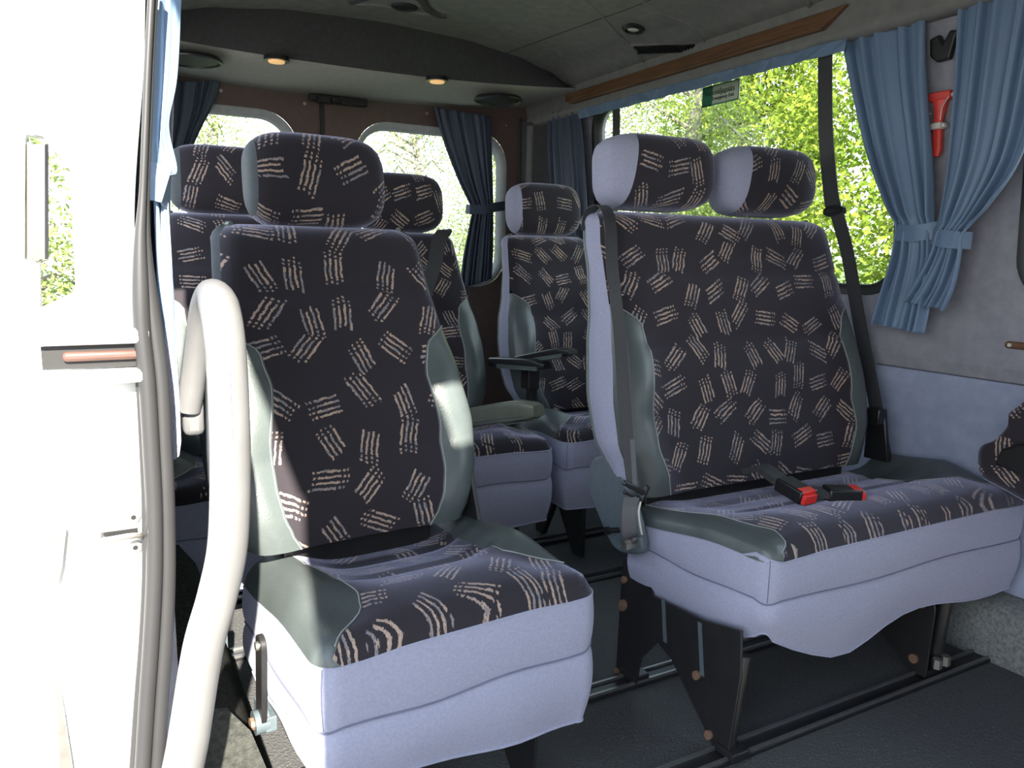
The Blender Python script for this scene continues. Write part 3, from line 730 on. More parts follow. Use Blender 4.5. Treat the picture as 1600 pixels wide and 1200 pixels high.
    for q in range(8):
        r_ = []
        for k in range(len(per)):
            ze = ztop(per[k][0], max(per[k][1], 0)); zs = zc-seam+0.004*math.sin(k*0.7); t = q/7
            bulge = 0.004*math.sin(PI*t)-0.001*(t == 1)
            x, y = offp(k, bulge); r_.append((x, y, ze+(zs-ze)*t))
        gr.append(r_)
    b.grid(gr, flip=True); b.build('cushion_side', gusset, S, ang=180)
    b = MB(); gr = []
    for q in range(9):
        r_ = []
        for k in range(len(per)):
            zs = zc-seam+0.004*math.sin(k*0.7); zh = hemf(L[k]/L[-1], per[k][0], per[k][1]); t = q/8
            bulge = -0.003*(q == 0)+0.008*math.sin(PI*min(1, t*1.05))+0.0025*math.sin(k*0.9)*t-0.012*t*t
            x, y = offp(k, bulge); r_.append((x, y, zs+(zh-zs)*t))
        gr.append(r_)
    b.grid(gr, flip=True); sk = b.build('cushion_skirt', gusset, S, ang=180)
    b = MB(); b.tube([Vector((*offp(k, 0.0), zc-seam+0.004*math.sin(k*0.7))) for k in range(len(per))], 0.0018, 6); b.build('seam_line', 'lavdark', sk)
    kc = 16; b = MB(); b.tube([Vector((*offp(kc, 0.0045*math.sin(PI*q/6)), (ztop(per[kc][0], max(per[kc][1], 0)))*(1-q/6)+(zc-seam)*q/6)) for q in range(7)], 0.0010, 5); b.build('corner_seam', 'lavdark', sk)
    b = MB(); b.tube([Vector(p)+Vector((0, 0, 0)) for p in gr[-1]], 0.003, 6); b.build('hem', gusset, sk)
    b = MB(); b.tube([(x, y, zt_) for (x, y), zt_ in [(offp(k, -0.0005), ztop(per[k][0], max(per[k][1], 0))) for k in range(len(per))]], 0.0022, 6); b.build('edge_piping', gusset, S)
    b = MB(); b.box((0, depth/2+0.02, zc-0.10), (W-0.06, depth-0.04, 0.06)); b.box((dx, y0+0.06, zb-0.02), (W-0.22, 0.05, 0.10)); b.build('seat_pan', 'black', S, smooth=False, bevel=0.005)
    # --- headrests
    for i, hx in enumerate(heads):
        headrest(S, hx+dx, y0+(hd[3]-zb)*lean+T*0.40+hd[4], hd[3], hd[0], hd[1], hd[2], seed+0.31*(i+1), side=hd[5], fab=hd[6])
    return S

# seat A: the single seat nearest the camera
hemA = lambda t, x, y: 0.232-0.035*sstep(0.35, 0.6, t)-0.012*sstep(0.6, 0.75, t)+0.02*sstep(0.86, 1, t)
A = make_seat('passenger_seat', 'single patterned seat with lavender skirt nearest the door, beside the grey grab handle', 'seat',
    (0.518, 1.065, 0), math.radians(4.5), 0.535, [(0.50, 0.222), (0.53, 0.24), (0.57, 0.257), (0.62, 0.268), (0.70, 0.272), (0.80, 0.257), (0.90, 0.233), (1.0, 0.217), (1.07, 0.211), (1.10, 0.203)],
    1.105, 0.35, 0.33, [0.0], (0.146, 0.098, 0.062, 1.197, 0.0, 'slate', (0.90, 0.97)), dx=-0.044, seed=0.0, hem=hemA, seam=0.128, zc=0.468, zb=0.50, bgusset='slate', fbw=0.098, lw=0.135, lbol=0.6, ltab=[(0, 0.02), (0.02, 0.042), (0.08, 0.105), (0.13, 0.118), (0.25, 0.10), (0.43, 0.085)])
# seat B: the double bench
def hemB(t, x, y):
    z = 0.235-0.012*math.sin(t*20)
    z -= 0.055*math.exp(-((x+0.22)/0.16)**2)*(y < 0.1)
    z += 0.03*math.exp(-((t-0.235)/0.02)**2)-0.03*(y < 0.1)*sstep(-0.3, 0.3, x)
    return z
B = make_seat('bench_seat', 'double patterned bench seat with two headrests beside the far window', 'seat',
    (1.663, 1.06, 0), 0.0, 0.95, [(0.47, 0.40), (0.52, 0.415), (0.60, 0.445), (0.70, 0.449), (0.82, 0.436), (0.92, 0.422), (1.08, 0.418), (1.165, 0.405)],
    1.172, 0.37, 0.28, [-0.195, 0.205], (0.184, 0.10, 0.068, 1.278, 0.0, 'lav', (0.60, 0.96)), dx=-0.118, lw=0.07, lwr=0.22, taper=0.09, lbol=0.25, ltab=[(0, 0.030), (0.02, 0.070), (0.07, 0.090), (0.15, 0.070), (0.3, 0.045), (0.42, 0.035)], zc=0.458, seed=3.3, hem=hemB, T=0.13, fbw=0.092, zb=0.475, seam=0.115, depth=0.42)
# back row: three single seats
def rear(label, x, y, seed, top=1.13, side='slate'):
    return make_seat('passenger_seat', label, 'seat', (x, y, 0), 0.0, 0.565, [(0.47, 0.195), (0.56, 0.243), (0.62, 0.252), (0.72, 0.25), (0.80, 0.24), (0.90, 0.215), (1.0, 0.200), (1.09, 0.190), (1.13, 0.178)],
        top, 0.40, 0.30, [0.0], (0.160, 0.105, 0.065, top+0.103, 0.0, side, (0.80, 0.97)), seed=seed, zc=0.47, fbw=0.095, group='seats of the back row')
S1 = rear('patterned back row seat half hidden behind the grab handle, at the left rear door window', 0.375, 1.93, 7.1, 1.165)
S2 = rear('patterned back row seat in the middle with a black belt over its shoulder', 0.985, 2.03, 9.7)
S3 = rear('patterned back row seat with a lavender side panel behind the double bench', 1.620, 2.08, 12.3, 1.135, 'lav')

# ------------------------------------------------------------------ legs, levers, belts, armrests
def sheet_leg(parent, poly_world, x, th, name='leg', origin=None, bolts=(), flange=True):
    """folded sheet-steel foot: outline (y, z) at lateral place x, given in the seat's own frame"""
    b = MB(); b.prism(poly_world, 'x', x-th/2, x+th/2); o = b.build(name, 'black', parent, smooth=False, bevel=0.0015)
    for (y, z, r_) in bolts:
        b = MB(); b.cyl((x-th/2-0.006, y, z), (x-th/2+0.001, y, z), r_, 14); b.cyl((x-th/2-0.009, y, z), (x-th/2-0.004, y, z), r_*0.5, 6); b.build('bolt', 'rust', o, ang=30)
    return o
# bench: side sheet leaning slightly outwards at the foot
SH = 0.17; XF = 1.118
def by(px, py):
    d = ray(px, py); t = (XF+SH*CAM.z)/(d.x-SH*d.z) if True else 0; p = CAM+d*t; return (p.y-1.06, p.z)
def shear(b, x0):
    b.v = [(x+SH*z, y, z) for x, y, z in b.v]
XB = XF-1.663
def leg_bolts(leg, lst, mt='rust'):
    for (y, z, r_) in lst:
        b = MB(); b.cyl((XB-0.009, y, z), (XB-0.002, y, z), r_, 14); b.cyl((XB-0.012, y, z), (XB-0.006, y, z), r_*0.5, 6); shear(b, XB); b.build('bolt', mt, leg, ang=30)
poly = [by(1008, 868), by(974, 872), by(958, 1074), by(993, 1078), by(1002, 1030), by(1028, 1003), by(1050, 1030), by(1112, 1180), (0.035, 0.012), (0.012, 0.012), (0.020, 0.19), by(1160, 985), by(1100, 968), by(1022, 930)]
poly = [(p[0], max(p[1], 0.012)) for p in poly]
b = MB(); b.prism(poly, 'x', XB-0.003, XB+0.003); shear(b, XB); leg = b.build('leg', 'black', B, smooth=False, bevel=0.0015)
leg_bolts(leg, [by(1091, 1054)+(0.010,), by(1110, 1147)+(0.010,), by(978, 905)+(0.009,), by(976, 945)+(0.014,), by(966, 1048)+(0.008,)])
b = MB(); b.tube([(XB+0.012, 0.026, 0.013), (XB+0.012, 0.028, 0.12), (XB+0.012, 0.030, 0.225)], 0.013, 12); shear(b, XB); b.build('leg_tube', 'black', leg)
for yy in (0.02, 0.36):
    b = MB(); b.box((XB+0.02, yy, 0.02), (0.05, 0.055, 0.018)); b.build('foot_plate', 'black', leg, smooth=False, bevel=0.003)
for (a, c) in (((1095, 972), (1099, 1055)), ((1038, 935), (1041, 1003))):
    b = MB(); p, q = by(*a), by(*c); b.prism([(p[0]-0.006, p[1]), (p[0]+0.006, p[1]), (q[0]+0.006, q[1]), (q[0]-0.006, q[1])], 'x', XB-0.0045, XB-0.0028); shear(b, XB); b.build('slot', 'shell', leg, smooth=False)
X1 = 1.80; xr = X1-1.663
poly2 = [(0.30, 0.34), (0.30, 0.30), (0.20, 0.10), (0.055, 0.012), (0.02, 0.012), (0.015, 0.2), (0.06, 0.34)]
leg2 = sheet_leg(B, poly2, xr, 0.006, bolts=[(0.055, 0.05, 0.012), (0.05, 0.20, 0.010)])
b = MB(); b.tube([(xr+0.07, 0.05, 0.012), (xr+0.075, 0.04, 0.2), (xr+0.08, 0.05, 0.34)], 0.02, 12); b.build('leg_tube', 'black', leg2)
b = MB(); b.box((xr+0.06, 0.05, 0.02), (0.1, 0.06, 0.016)); b.build('foot_plate', 'black', leg2, smooth=False)
for q in (0.04, 0.075):
    b = MB(); b.cyl((xr+q, 0.02, 0.03), (xr+q, 0.02, 0.055), 0.012, 6); b.build('bolt', 'bolt', leg2, ang=30)
b = MB(); b.box((-0.16, 0.24, 0.28), (0.60, 0.03, 0.04)); b.build('cross_bar', 'black', B, smooth=False, bevel=0.004)
# recliner cover on the left of the bench
XR = 1.125
def br(px, py): p = atX(px, py, XR); return (p.y-1.06, p.z)
pts = [br(*p) for p in ((930, 715), (955, 712), (975, 745), (985, 775), (1002, 835), (1003, 862), (985, 866), (960, 855), (938, 810), (922, 765), (922, 730))]
pl = [(v.x, v.y) for v in bez([(p[0], p[1], 0) for p in pts+[pts[0]]], 4)][:-1]
xq = XR-1.663
b = MB(); b.prism(pl, 'x', xq-0.005, xq+0.022); rc = b.build('recliner_cover', 'cover', B, bevel=0.008, seg=3, ang=50)
p = br(990, 850); q = br(970, 828)
b = MB(); b.cyl((xq-0.03, p[0], p[1]), (xq-0.004, p[0], p[1]), 0.013, 6); b.build('bolt', 'bolt', rc, ang=30)
b = MB(); b.cyl((xq-0.020, br(993, 838)[0], br(993, 838)[1]), (xq-0.004, br(993, 838)[0], br(993, 838)[1]), 0.016, 12); b.build('washer', 'metal', rc)
b = MB(); b.cyl((xq-0.03, q[0]+0.01, q[1]), (xq, q[0], q[1]), 0.007, 10); b.cyl((xq-0.038, q[0]+0.01, q[1]), (xq-0.03, q[0]+0.01, q[1]), 0.011, 12); b.build('lever', 'blackpl', rc)

# seat A: pedestal, hinge lever at its left flank
def LA(p): return A.matrix_world.inverted() @ Vector(p)
bpy.context.view_layer.update()
for sx in (-0.17, 0.17):
    sheet_leg(A, [(0.36, 0.40), (0.37, 0.012), (0.31, 0.012), (0.24, 0.16), (0.12, 0.012), (0.06, 0.012), (0.05, 0.40)], sx, 0.006)
XLV = 0.212
def la(px, py): return LA(atX(px, py, XLV))
c0, c1 = la(408, 1008), la(410, 1126)
lx = c0.x
def capsule(a, c, r_, n=8):
    d = (Vector(c)-Vector(a)).normalized(); ang = math.atan2(d.y, d.x)
    return [(c[0]+r_*math.cos(ang-PI/2+PI*k/n), c[1]+r_*math.sin(ang-PI/2+PI*k/n)) for k in range(n+1)]+[(a[0]+r_*math.cos(ang+PI/2+PI*k/n), a[1]+r_*math.sin(ang+PI/2+PI*k/n)) for k in range(n+1)]
b = MB(); b.prism(capsule((c1.y, c1.z), (c0.y, c0.z), 0.019), 'x', lx-0.005, lx+0.005)
lv = b.build('hinge_lever', 'black', A, bevel=0.0015, ang=40)
b = MB(); b.box((lx+0.012, c1.y+0.02, c1.z), (0.02, 0.08, 0.028)); b.build('bracket', 'shell', lv, smooth=False, bevel=0.002)
b = MB(); b.cyl((lx-0.014, c1.y, c1.z), (lx+0.01, c1.y, c1.z), 0.021, 20); b.build('washer', 'shell', lv)
b = MB(); b.cyl((lx-0.020, c1.y, c1.z), (lx-0.01, c1.y, c1.z), 0.011, 8); b.build('bolt', 'rust', lv, ang=30)
b = MB(); b.cyl((lx-0.010, c0.y, c0.z), (lx, c0.y, c0.z), 0.008, 12); b.build('bolt', 'bolt', lv)
p1, p2, p3 = (LA(atX(*p, 0.215)) for p in ((352, 1030), (352, 940), (385, 1026)))
b = MB(); b.box(((p1.x+p3.x)/2, p1.y, p1.z), (0.012, abs(p1.y-p3.y)+0.10, 0.022)); b.box((p1.x, p1.y, p1.z+0.05), (0.012, 0.022, 0.12)); b.build('frame_plate', 'shell', A, smooth=False, bevel=0.003)
# recliner hinge on the right flank of seat A
b = MB(); b.prism([(0.30, 0.44), (0.36, 0.60), (0.40, 0.60), (0.42, 0.42), (0.40, 0.40)], 'x', 0.192, 0.202); b.build('hinge_plate', 'black', A, smooth=False, bevel=0.002)
# feet of the back row
for S in (S1, S2, S3):
    for sx in (-0.17, 0.17):
        sheet_leg(S, [(0.36, 0.42), (0.36, 0.012), (0.31, 0.012), (0.22, 0.18), (0.10, 0.012), (0.05, 0.012), (0.05, 0.42)], sx, 0.02)
# armrests of the back row
def armrest(S, x, y, z, L, ang, w_, h, mt, name='armrest'):
    t = empty(name, (x, y, z)); t.parent = S; t.rotation_euler = (ang, 0, 0)
    b = MB(); rows = []
    for (yy, hh, ww, dz) in ((0, h*0.9, w_*0.9, 0), (-0.03, h, w_, 0), (-L*0.55, h*1.05, w_, 0.002), (-L*0.78, h, w_*1.02, 0.004), (-L*0.95, h*0.72, w_*1.0, -h*0.02), (-L, h*0.5, w_*0.85, -h*0.05)):
        rows.append([(p[0], yy, p[1]+dz) for p in rrect(0, 0, ww/2, hh/2, min(ww, hh)*0.22, 3)])
    b.grid(rows, closed=True); b.add(rows[0], [tuple(range(len(rows[0])))]); b.add(rows[-1], [tuple(range(len(rows[0])))[::-1]])
    o = b.build('armrest_pad', mt, t, ang=50)
    b = MB()
    for k in range(3):
        zz = -h*0.18-h*0.16*k; b.tube([(sx_*w_*0.51, -0.05, zz) for sx_ in (-1,)]+[(-w_*0.51, -L*0.9, zz*0.9)], 0.002, 5)
        b.tube([(w_*0.51, -0.05, zz), (w_*0.51, -L*0.9, zz*0.9)], 0.002, 5)
    b.build('armrest_groove', 'piping', o)
    return t
def arm_between(S, a, c, w_, h, mt):
    a = a-S.location; c = c-S.location; d = c-a
    t = armrest(S, a.x, a.y, a.z, d.length, 0.0, w_, h, mt); t.rotation_euler = d.to_track_quat('-Y', 'Z').to_euler()
arm_between(S2, atY(715, 656, 2.44), atY(842, 640, 2.08), 0.062, 0.072, 'armpad')
arm_between(S3, atY(812, 562, 2.44), atY(895, 549, 2.16), 0.05, 0.030, 'blackpl')
arm_between(S3, atY(770, 565, 2.52), atY(856, 572, 2.24), 0.05, 0.034, 'blackpl')
e = atY(828, 590, 2.42)-S3.location
b = MB(); b.box(e, (0.05, 0.06, 0.08)); b.box(e+Vector((0.02, 0.02, -0.05)), (0.03, 0.04, 0.08)); b.build('armrest_bracket', 'black', S3, smooth=False, bevel=0.006)

# --- belts -------------------------------------------------------
def belt(label, pts, w_, th, side, mt='webbing', name='seat_belt'):
    pts = [Vector(p) for p in pts]; o0 = pts[-1].copy(); t = empty(name, o0); tag(t, label, 'seat belt')
    b = MB(); b.strap([p-o0 for p in bez(pts, 6)], w_, th, side); b.build('webbing', mt, t, ang=50); return t, o0
# bench, left shoulder belt: over the top corner then down the flank
bx = 1.09
P = [atY(916, 360, 1.70), atY(921, 332, 1.685), atY(940, 321, 1.63), atY(953, 345, 1.555), atY(957, 420, 1.50), atY(968, 520, 1.46), atY(975, 620, 1.41), atY(982, 700, 1.38), atY(990, 762, 1.36)]
t, o0 = belt('black and grey seat belt hanging down the left edge of the double bench', P, 0.030, 0.002, (1, -0.25, 0))
b = MB(); q = P[-1]-o0; b.strap([Vector(p)-o0 for p in (atY(946, 345, 1.56), atY(962, 440, 1.50), atY(980, 560, 1.45), atY(988, 690, 1.38), atY(992, 762, 1.358))], 0.012, 0.002, (1, -0.25, 0)); b.build('lap_webbing', 'webgrey', t)
b = MB(); rot = Matrix.Rotation(0.5, 3, 'Y'); b.box(q+Vector((0.0, 0, 0.0)), (0.07, 0.012, 0.012), rot); b.box(q+Vector((0, 0, -0.02)), (0.065, 0.010, 0.010), rot); b.box(q+Vector((0.032, -0.0, -0.018)), (0.010, 0.012, 0.04), rot); b.build('belt_guide', 'blackpl', t, bevel=0.003)
b = MB(); b.strap([Vector(p)-o0 for p in bez([atY(988, 775, 1.36), atY(982, 800, 1.345), atY(984, 835, 1.345), atY(993, 838, 1.37)], 5)], 0.034, 0.006, (1, -0.3, 0)); b.build('anchor_strap', 'webgrey', t)
b = MB(); b.tube([Vector(p)-o0 for p in bez([atY(1001, 784, 1.34), atY(998, 800, 1.335), atY(1000, 820, 1.335), atY(1003, 835, 1.34)], 4)], 0.0025, 6); b.build('white_tie', 'paleplastic', t)
# belt of the window pillar: from the pelmet down through a guide behind the bench
P = [Vector((2.02, 1.745, 1.70)), atX(1290, 200, 2.005), atX(1298, 300, 2.0), atX(1304, 330, 1.995)]
t, o0 = belt('wide black seat belt hanging in front of the far window, passing through a guide', P, 0.052, 0.003, (0, 1, 0))
b = MB(); b.strap([Vector(p)-o0 for p in bez([atX(1308, 335, 1.99), atX(1325, 400, 2.0), atX(1342, 500, 2.03), atX(1362, 600, 2.05), atX(1384, 720, 2.07)], 5)], 0.045, 0.003, (0, 1, 0)); b.build('lower_webbing', 'webbing', t)
b = MB(); b.tube([Vector((0, 0.035*math.cos(a), 0.012*math.sin(a))) for a in [2*PI*k/24 for k in range(25)]], 0.007, 8, cap=False); b.box((0, 0, 0.0), (0.012, 0.06, 0.012)); b.build('belt_guide', 'blackpl', t)
b = MB(); b.box(atX(1368, 650, 2.03)-o0, (0.03, 0.045, 0.05)); b.prism([((atX(1352, 640, 2.03)-o0).y, (atX(1352, 640, 2.03)-o0).z), ((atX(1378, 640, 2.03)-o0).y, (atX(1378, 640, 2.03)-o0).z), ((atX(1394, 722, 2.06)-o0).y, (atX(1394, 722, 2.06)-o0).z), ((atX(1345, 715, 2.03)-o0).y, (atX(1345, 715, 2.03)-o0).z)], 'x', 0.045, 0.06); b.build('belt_stalk', 'blackpl', t, bevel=0.004)
# belt of the back row at the far window
P = [Vector((2.0, 2.80, 1.70)), Vector((1.995, 2.78, 1.45)), Vector((1.98, 2.76, 1.15))]
belt('narrow dark seat belt hanging at the rear of the far window, behind the bench headrest', P, 0.05, 0.003, (0, 1, 0))
# belt over seat S2
P = [Vector((1.185-0.02, 2.62, 1.115)), atY(690, 368, 2.50), atY(684, 400, 2.42), atY(672, 440, 2.40), atY(662, 475, 2.38), Vector((0.99, 2.385, 0.86))]
P = [Vector((1.13, 2.66, 1.10)), Vector((1.125, 2.62, 1.14)), Vector((1.11, 2.565, 1.135))] + [atY(x, y, yy) for x, y, yy in ((686, 375, 2.525), (680, 410, 2.48), (668, 445, 2.455), (657, 480, 2.43))]
belt('dark green-grey seat belt across the right shoulder of the middle back row seat', P, 0.05, 0.002, (1, 0, 0.1))
# two red buttoned buckles on the bench
def buckle(label, loc, rz, rx, stem):
    t = empty('belt_buckle', loc, rz); t.rotation_euler = (rx, 0, rz); tag(t, label, 'belt buckle', 'buckles lying on the double bench')
    b = MB(); b.box((0, 0.035, 0), (0.052, 0.08, 0.034)); b.build('buckle_body', 'blackpl', t, bevel=0.005)
    b = MB(); b.box((0, -0.008, -0.002), (0.043, 0.012, 0.024)); b.box((0, 0.004, 0.014), (0.043, 0.022, 0.008)); b.build('release_button', 'red', t, bevel=0.002)
    b = MB(); b.box((0, -0.005, 0.0155), (0.050, 0.003, 0.003)); b.build('slot_edge', 'bolt', t, smooth=False)
    b = MB(); b.strap([Vector((0, 0.06, 0.0)), Vector((0.0, 0.10, 0.004))]+[Vector(s_) for s_ in stem], 0.046, 0.016, (1, 0, 0)); b.build('stalk', 'webbing', t)
buckle('upright black buckle with red button, left of the pair on the bench', atZ(1260, 776, 0.506), math.radians(2), math.radians(12), [(0, 0.14, 0.008), (0.0, 0.18, -0.02)])
buckle('black buckle with red button lying sideways, right of the pair on the bench', atZ(1338, 772, 0.498), math.radians(62), 0, [(0.0, 0.12, 0.002)])

# ------------------------------------------------------------------ curtains
def curtain(label, L, Rr, place, pleats, amp, mt='curtain', name='curtain', group=None, tie=None, tiepts=None, nrow=60, ncol=90, tcat='curtain', seedp=0.0, hook=None):
    """L and Rr: lists of edge points (photo pixels) from top to hem; place: maps a pixel to its point on the hanging plane, n: its normal"""
    fn, n = place
    Lp = bez([fn(*p) for p in L], 8); Rp = bez([fn(*p) for p in Rr], 8)
    def samp(P_, t): k = t*(len(P_)-1); i = min(int(k), len(P_)-2); return P_[i].lerp(P_[i+1], k-i)
    o0 = (Lp[0]+Rp[0])/2; t_ = empty(name, o0); tag(t_, label, tcat, group)
    rows = []; W0 = (Lp[0]-Rp[0]).length
    for i in range(nrow+1):
        t = i/nrow; a = samp(Lp, t); c = samp(Rp, t); wd = (a-c).length
        r_ = []
        for k in range(ncol+1):
            u = k/ncol; ph = (u+0.035*math.sin(u*17+seedp)+0.03*math.sin(u*7.3+1.7*seedp))*pleats*2*PI+seedp+0.5*math.sin(3*t+u*5)
            # folds deepen where the cloth is gathered
            A_ = amp*(0.55+0.6*min(1.6, W0/max(wd, 0.02))*0.5)
            d = A_*(math.sin(ph)+0.35*math.sin(2.3*ph+1.0+t*2))
            if tie: d *= (1-0.55*math.exp(-((t-tie)/0.05)**2)); d += 0.010*math.exp(-((t-tie)/0.18)**2)
            p = a.lerp(c, u+0.012*math.sin(ph*0.5+t*3)*(0 < k < ncol)); r_.append(p-o0+Vector(n)*(d+amp*1.2))
        rows.append(r_)
    b = MB(); b.grid(rows); o = b.build('cloth', mt, t_, ang=180)
    md = o.modifiers.new('th', 'SOLIDIFY'); md.thickness = 0.0015
    if tiepts:
        b = MB(); b.strap([fn(*p)-o0+Vector(n)*q for p, q in tiepts], tiepts_w, 0.003, (0, 0, 1)); b.build('tieback', mt, t_, ang=60)
    return t_
tiepts_w = 0.045
PW = (lambda px, py: atX(px, py, wall_x(1.3)-0.045), (-1, 0, 0))
curtain('blue satin curtain tied back at the right edge of the big window',
    [(1322, 60), (1336, 130), (1362, 240), (1392, 320), (1408, 352), (1404, 395), (1385, 455), (1369, 505)],
    [(1452, 28), (1452, 120), (1460, 240), (1464, 320), (1466, 352), (1468, 395), (1460, 460), (1448, 522)], PW, 4.6, 0.013, tie=0.57,
    tiepts=[((1410, 360), 0.0), ((1412, 364), 0.03), ((1440, 366), 0.042), ((1464, 362), 0.035), ((1474, 358), 0.01)])
curtain('blue satin curtain tied back at the small window on the right edge',
    [(1506, 4), (1500, 100), (1488, 240), (1476, 330), (1468, 362), (1455, 395), (1425, 440), (1404, 466)],
    [(1680, -40), (1650, 90), (1612, 240), (1560, 320), (1520, 364), (1512, 400), (1500, 450), (1484, 486)], (lambda px, py: atX(px, py, wall_x(1.3)-0.055), (-1, 0, 0)), 5.2, 0.015, tie=0.52, seedp=1.0,
    tiepts=[((1464, 368), 0.0), ((1470, 370), 0.035), ((1490, 374), 0.045), ((1512, 376), 0.038), ((1518, 376), 0.0)])
curtain('short blue pelmet frill along the top of the big window',
    [(905, 172), (907, 186)], [(1325, 60), (1322, 80)], (lambda px, py: atX(px, py, 1.995), (-1, 0, 0)), 11, 0.006, name='curtain_pelmet', nrow=8, ncol=200)
curtain('blue curtain gathered at the rear end of the far side wall',
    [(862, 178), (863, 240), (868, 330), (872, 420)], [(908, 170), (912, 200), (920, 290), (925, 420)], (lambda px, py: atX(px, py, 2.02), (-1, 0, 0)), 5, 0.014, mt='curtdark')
PR = (lambda px, py: atY(px, py, YR-0.03), (0, -1, 0))
curtain('dark blue curtain tied at the right of the right rear door window',
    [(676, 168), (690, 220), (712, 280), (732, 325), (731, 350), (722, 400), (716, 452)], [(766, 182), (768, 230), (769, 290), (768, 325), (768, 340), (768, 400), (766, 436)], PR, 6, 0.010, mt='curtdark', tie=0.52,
    tiepts=[((728, 326), 0.0), ((730, 328), 0.03), ((752, 328), 0.04), ((770, 324), 0.03), ((790, 321), 0.01), ((792, 321), -0.01)])
curtain('dark brown-lit curtain drawn aside at the left rear door window',
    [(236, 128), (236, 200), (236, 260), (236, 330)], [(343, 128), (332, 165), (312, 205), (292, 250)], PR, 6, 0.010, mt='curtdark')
curtain('narrow pale blue curtain just inside the door pillar at the left',
    [(236, -40), (234, 120), (232, 240), (236, 290), (240, 320), (246, 450), (250, 560), (258, 700)], [(284, -40), (276, 120), (262, 200), (274, 268), (254, 292), (268, 450), (272, 560), (280, 640)],
    (lambda px, py: atY(px, py, 1.045), (0, -1, 0)), 1.3, 0.006, tie=0.37,
    tiepts=[((232, 284), 0.0), ((234, 284), 0.02), ((256, 292), 0.025), ((262, 304), 0.0)])

# ------------------------------------------------------------------ things on the far wall
# red hammer
pt, pb = atX(1472, 148, wall_x(1.45)), atX(1475, 245, wall_x(1.35)); t = empty('emergency_hammer', (pt+pb)/2+Vector((-0.02, 0, 0))); tag(t, 'red emergency hammer clipped upright between the two blue curtains', 'hammer')
hl = (pt-pb).length/2; t.rotation_euler = (0, 0, 0)
b = MB(); rows = []
for z, wy, wx in ((-hl, 0.009, 0.008), (-hl*0.8, 0.0125, 0.010), (-hl*0.3, 0.010, 0.009), (-0.01, 0.009, 0.008), (hl*0.3, 0.010, 0.009), (hl*0.62, 0.013, 0.010), (hl*0.82, 0.017, 0.011)):
    rows.append([(p[1], p[0], z) for p in rrect(0, 0, wy*1.3, wx, 0.006, 3)])
b.grid(rows, closed=True); b.add(rows[0], [tuple(range(len(rows[0])))]); b.build('hammer_handle', 'redh', t, ang=60)
b = MB(); b.box((0, 0, hl*0.9), (0.026, 0.062, 0.024)); b.build('hammer_head', 'redh', t, bevel=0.004)
b = MB(); b.cyl((0, -0.031, hl*0.9), (0, -0.044, hl*0.88), 0.007, 10, 0.001); b.cyl((0, 0.031, hl*0.9), (0, 0.044, hl*0.88), 0.007, 10, 0.001); b.build('steel_tip', 'paleplastic', t)
b = MB(); b.box((-0.002, 0, -0.003), (0.028, 0.034, 0.018)); b.box((-0.004, -0.02, -0.003), (0.02, 0.012, 0.012)); b.build('clip', 'paleplastic', t, bevel=0.004)
b = MB(); b.tube(bez([(-0.012, -0.028, hl*0.82), (-0.016, -0.016, hl*0.5), (-0.016, -0.014, 0.01)], 6), 0.0015, 5); b.tube(bez([(-0.012, 0.034, hl*0.9), (-0.016, 0.032, hl*0.55), (-0.016, 0.014, hl*0.35)], 6), 0.0015, 5); b.build('tie_wire', 'paleplastic', t)
# black hook
p = atX(1474, 72, wall_x(1.62)-0.012); t = MB()
t.prism([(p.y-0.034, p.z+0.008), (p.y-0.040, p.z+0.030), (p.y-0.018, p.z+0.036), (p.y-0.002, p.z+0.006), (p.y+0.012, p.z+0.032), (p.y+0.038, p.z+0.024), (p.y+0.032, p.z-0.022), (p.y+0.012, p.z-0.040), (p.y-0.024, p.z-0.038)], 'x', p.x-0.008, p.x+0.012)
o = t.build('coat_hook', 'blackpl', smooth=False, bevel=0.005); tag(o, 'black twin pronged hook on the wall felt above the red hammer', 'hook')
# brown strap with a pale screw
p = atX(1590, 540, 2.11); t = empty('wall_strap', p); tag(t, 'short brown strap with a pale screw on the far wall, right edge of the picture', 'strap')
b = MB(); pts = rrect(0, 0, 0.09, 0.009, 0.008, 6); b.prism([(q[0]-0.06, q[1]) for q in pts], 'x', -0.006, 0.004); b.build('strap_bar', 'wood', t, bevel=0.002)
b = MB(); b.cyl((-0.010, 0.016, 0), (-0.004, 0.016, 0), 0.005, 12); b.build('screw', 'paleplastic', t)
# emergency exit sign stuck on the pane
a1, a2 = atX(1098, 150, wall_x(1.64)+0.012), atX(1155, 142, wall_x(1.64)+0.012)
t = empty('exit_sign', (a1+a2)/2); tag(t, 'small green and white emergency exit sticker at the top of the big window', 'sign'); hwid = abs(a1.y-a2.y)/2; hht = 0.036
b = MB(); b.box((0.001, 0, 0), (0.003, 2*hwid, 2*hht)); b.build('sign_plate', 'signwhite', t, smooth=False)
b = MB(); b.box((-0.0012, hwid*0.72, 0), (0.001, hwid*0.56, 2*hht)); b.box((-0.0012, 0, -hht+0.002), (0.001, 2*hwid, 0.004)); b.box((-0.0012, 0, hht-0.002), (0.001, 2*hwid, 0.004)); b.box((-0.0012, -hwid+0.002, 0), (0.001, 0.004, 2*hht)); b.build('sign_border', 'signgreen', t, smooth=False)
def text(body, size, loc, parent, mt, name):
    c = bpy.data.curves.new(name, 'FONT'); c.body = body; c.size = size; c.extrude = 0.0003; c.align_x = 'LEFT'
    o = bpy.data.objects.new(name, c); C.objects.link(o); o.data.materials.append(M[mt])
    o.rotation_euler = (PI/2, 0, -PI/2); o.location = loc
    bpy.context.view_layer.update(); me = bpy.data.meshes.new_from_object(o); bpy.data.objects.remove(o)
    o = link(name, me, parent); o.rotation_euler = (PI/2, 0, -PI/2); o.location = loc
    return o
ts = hwid*2*0.92/3.9
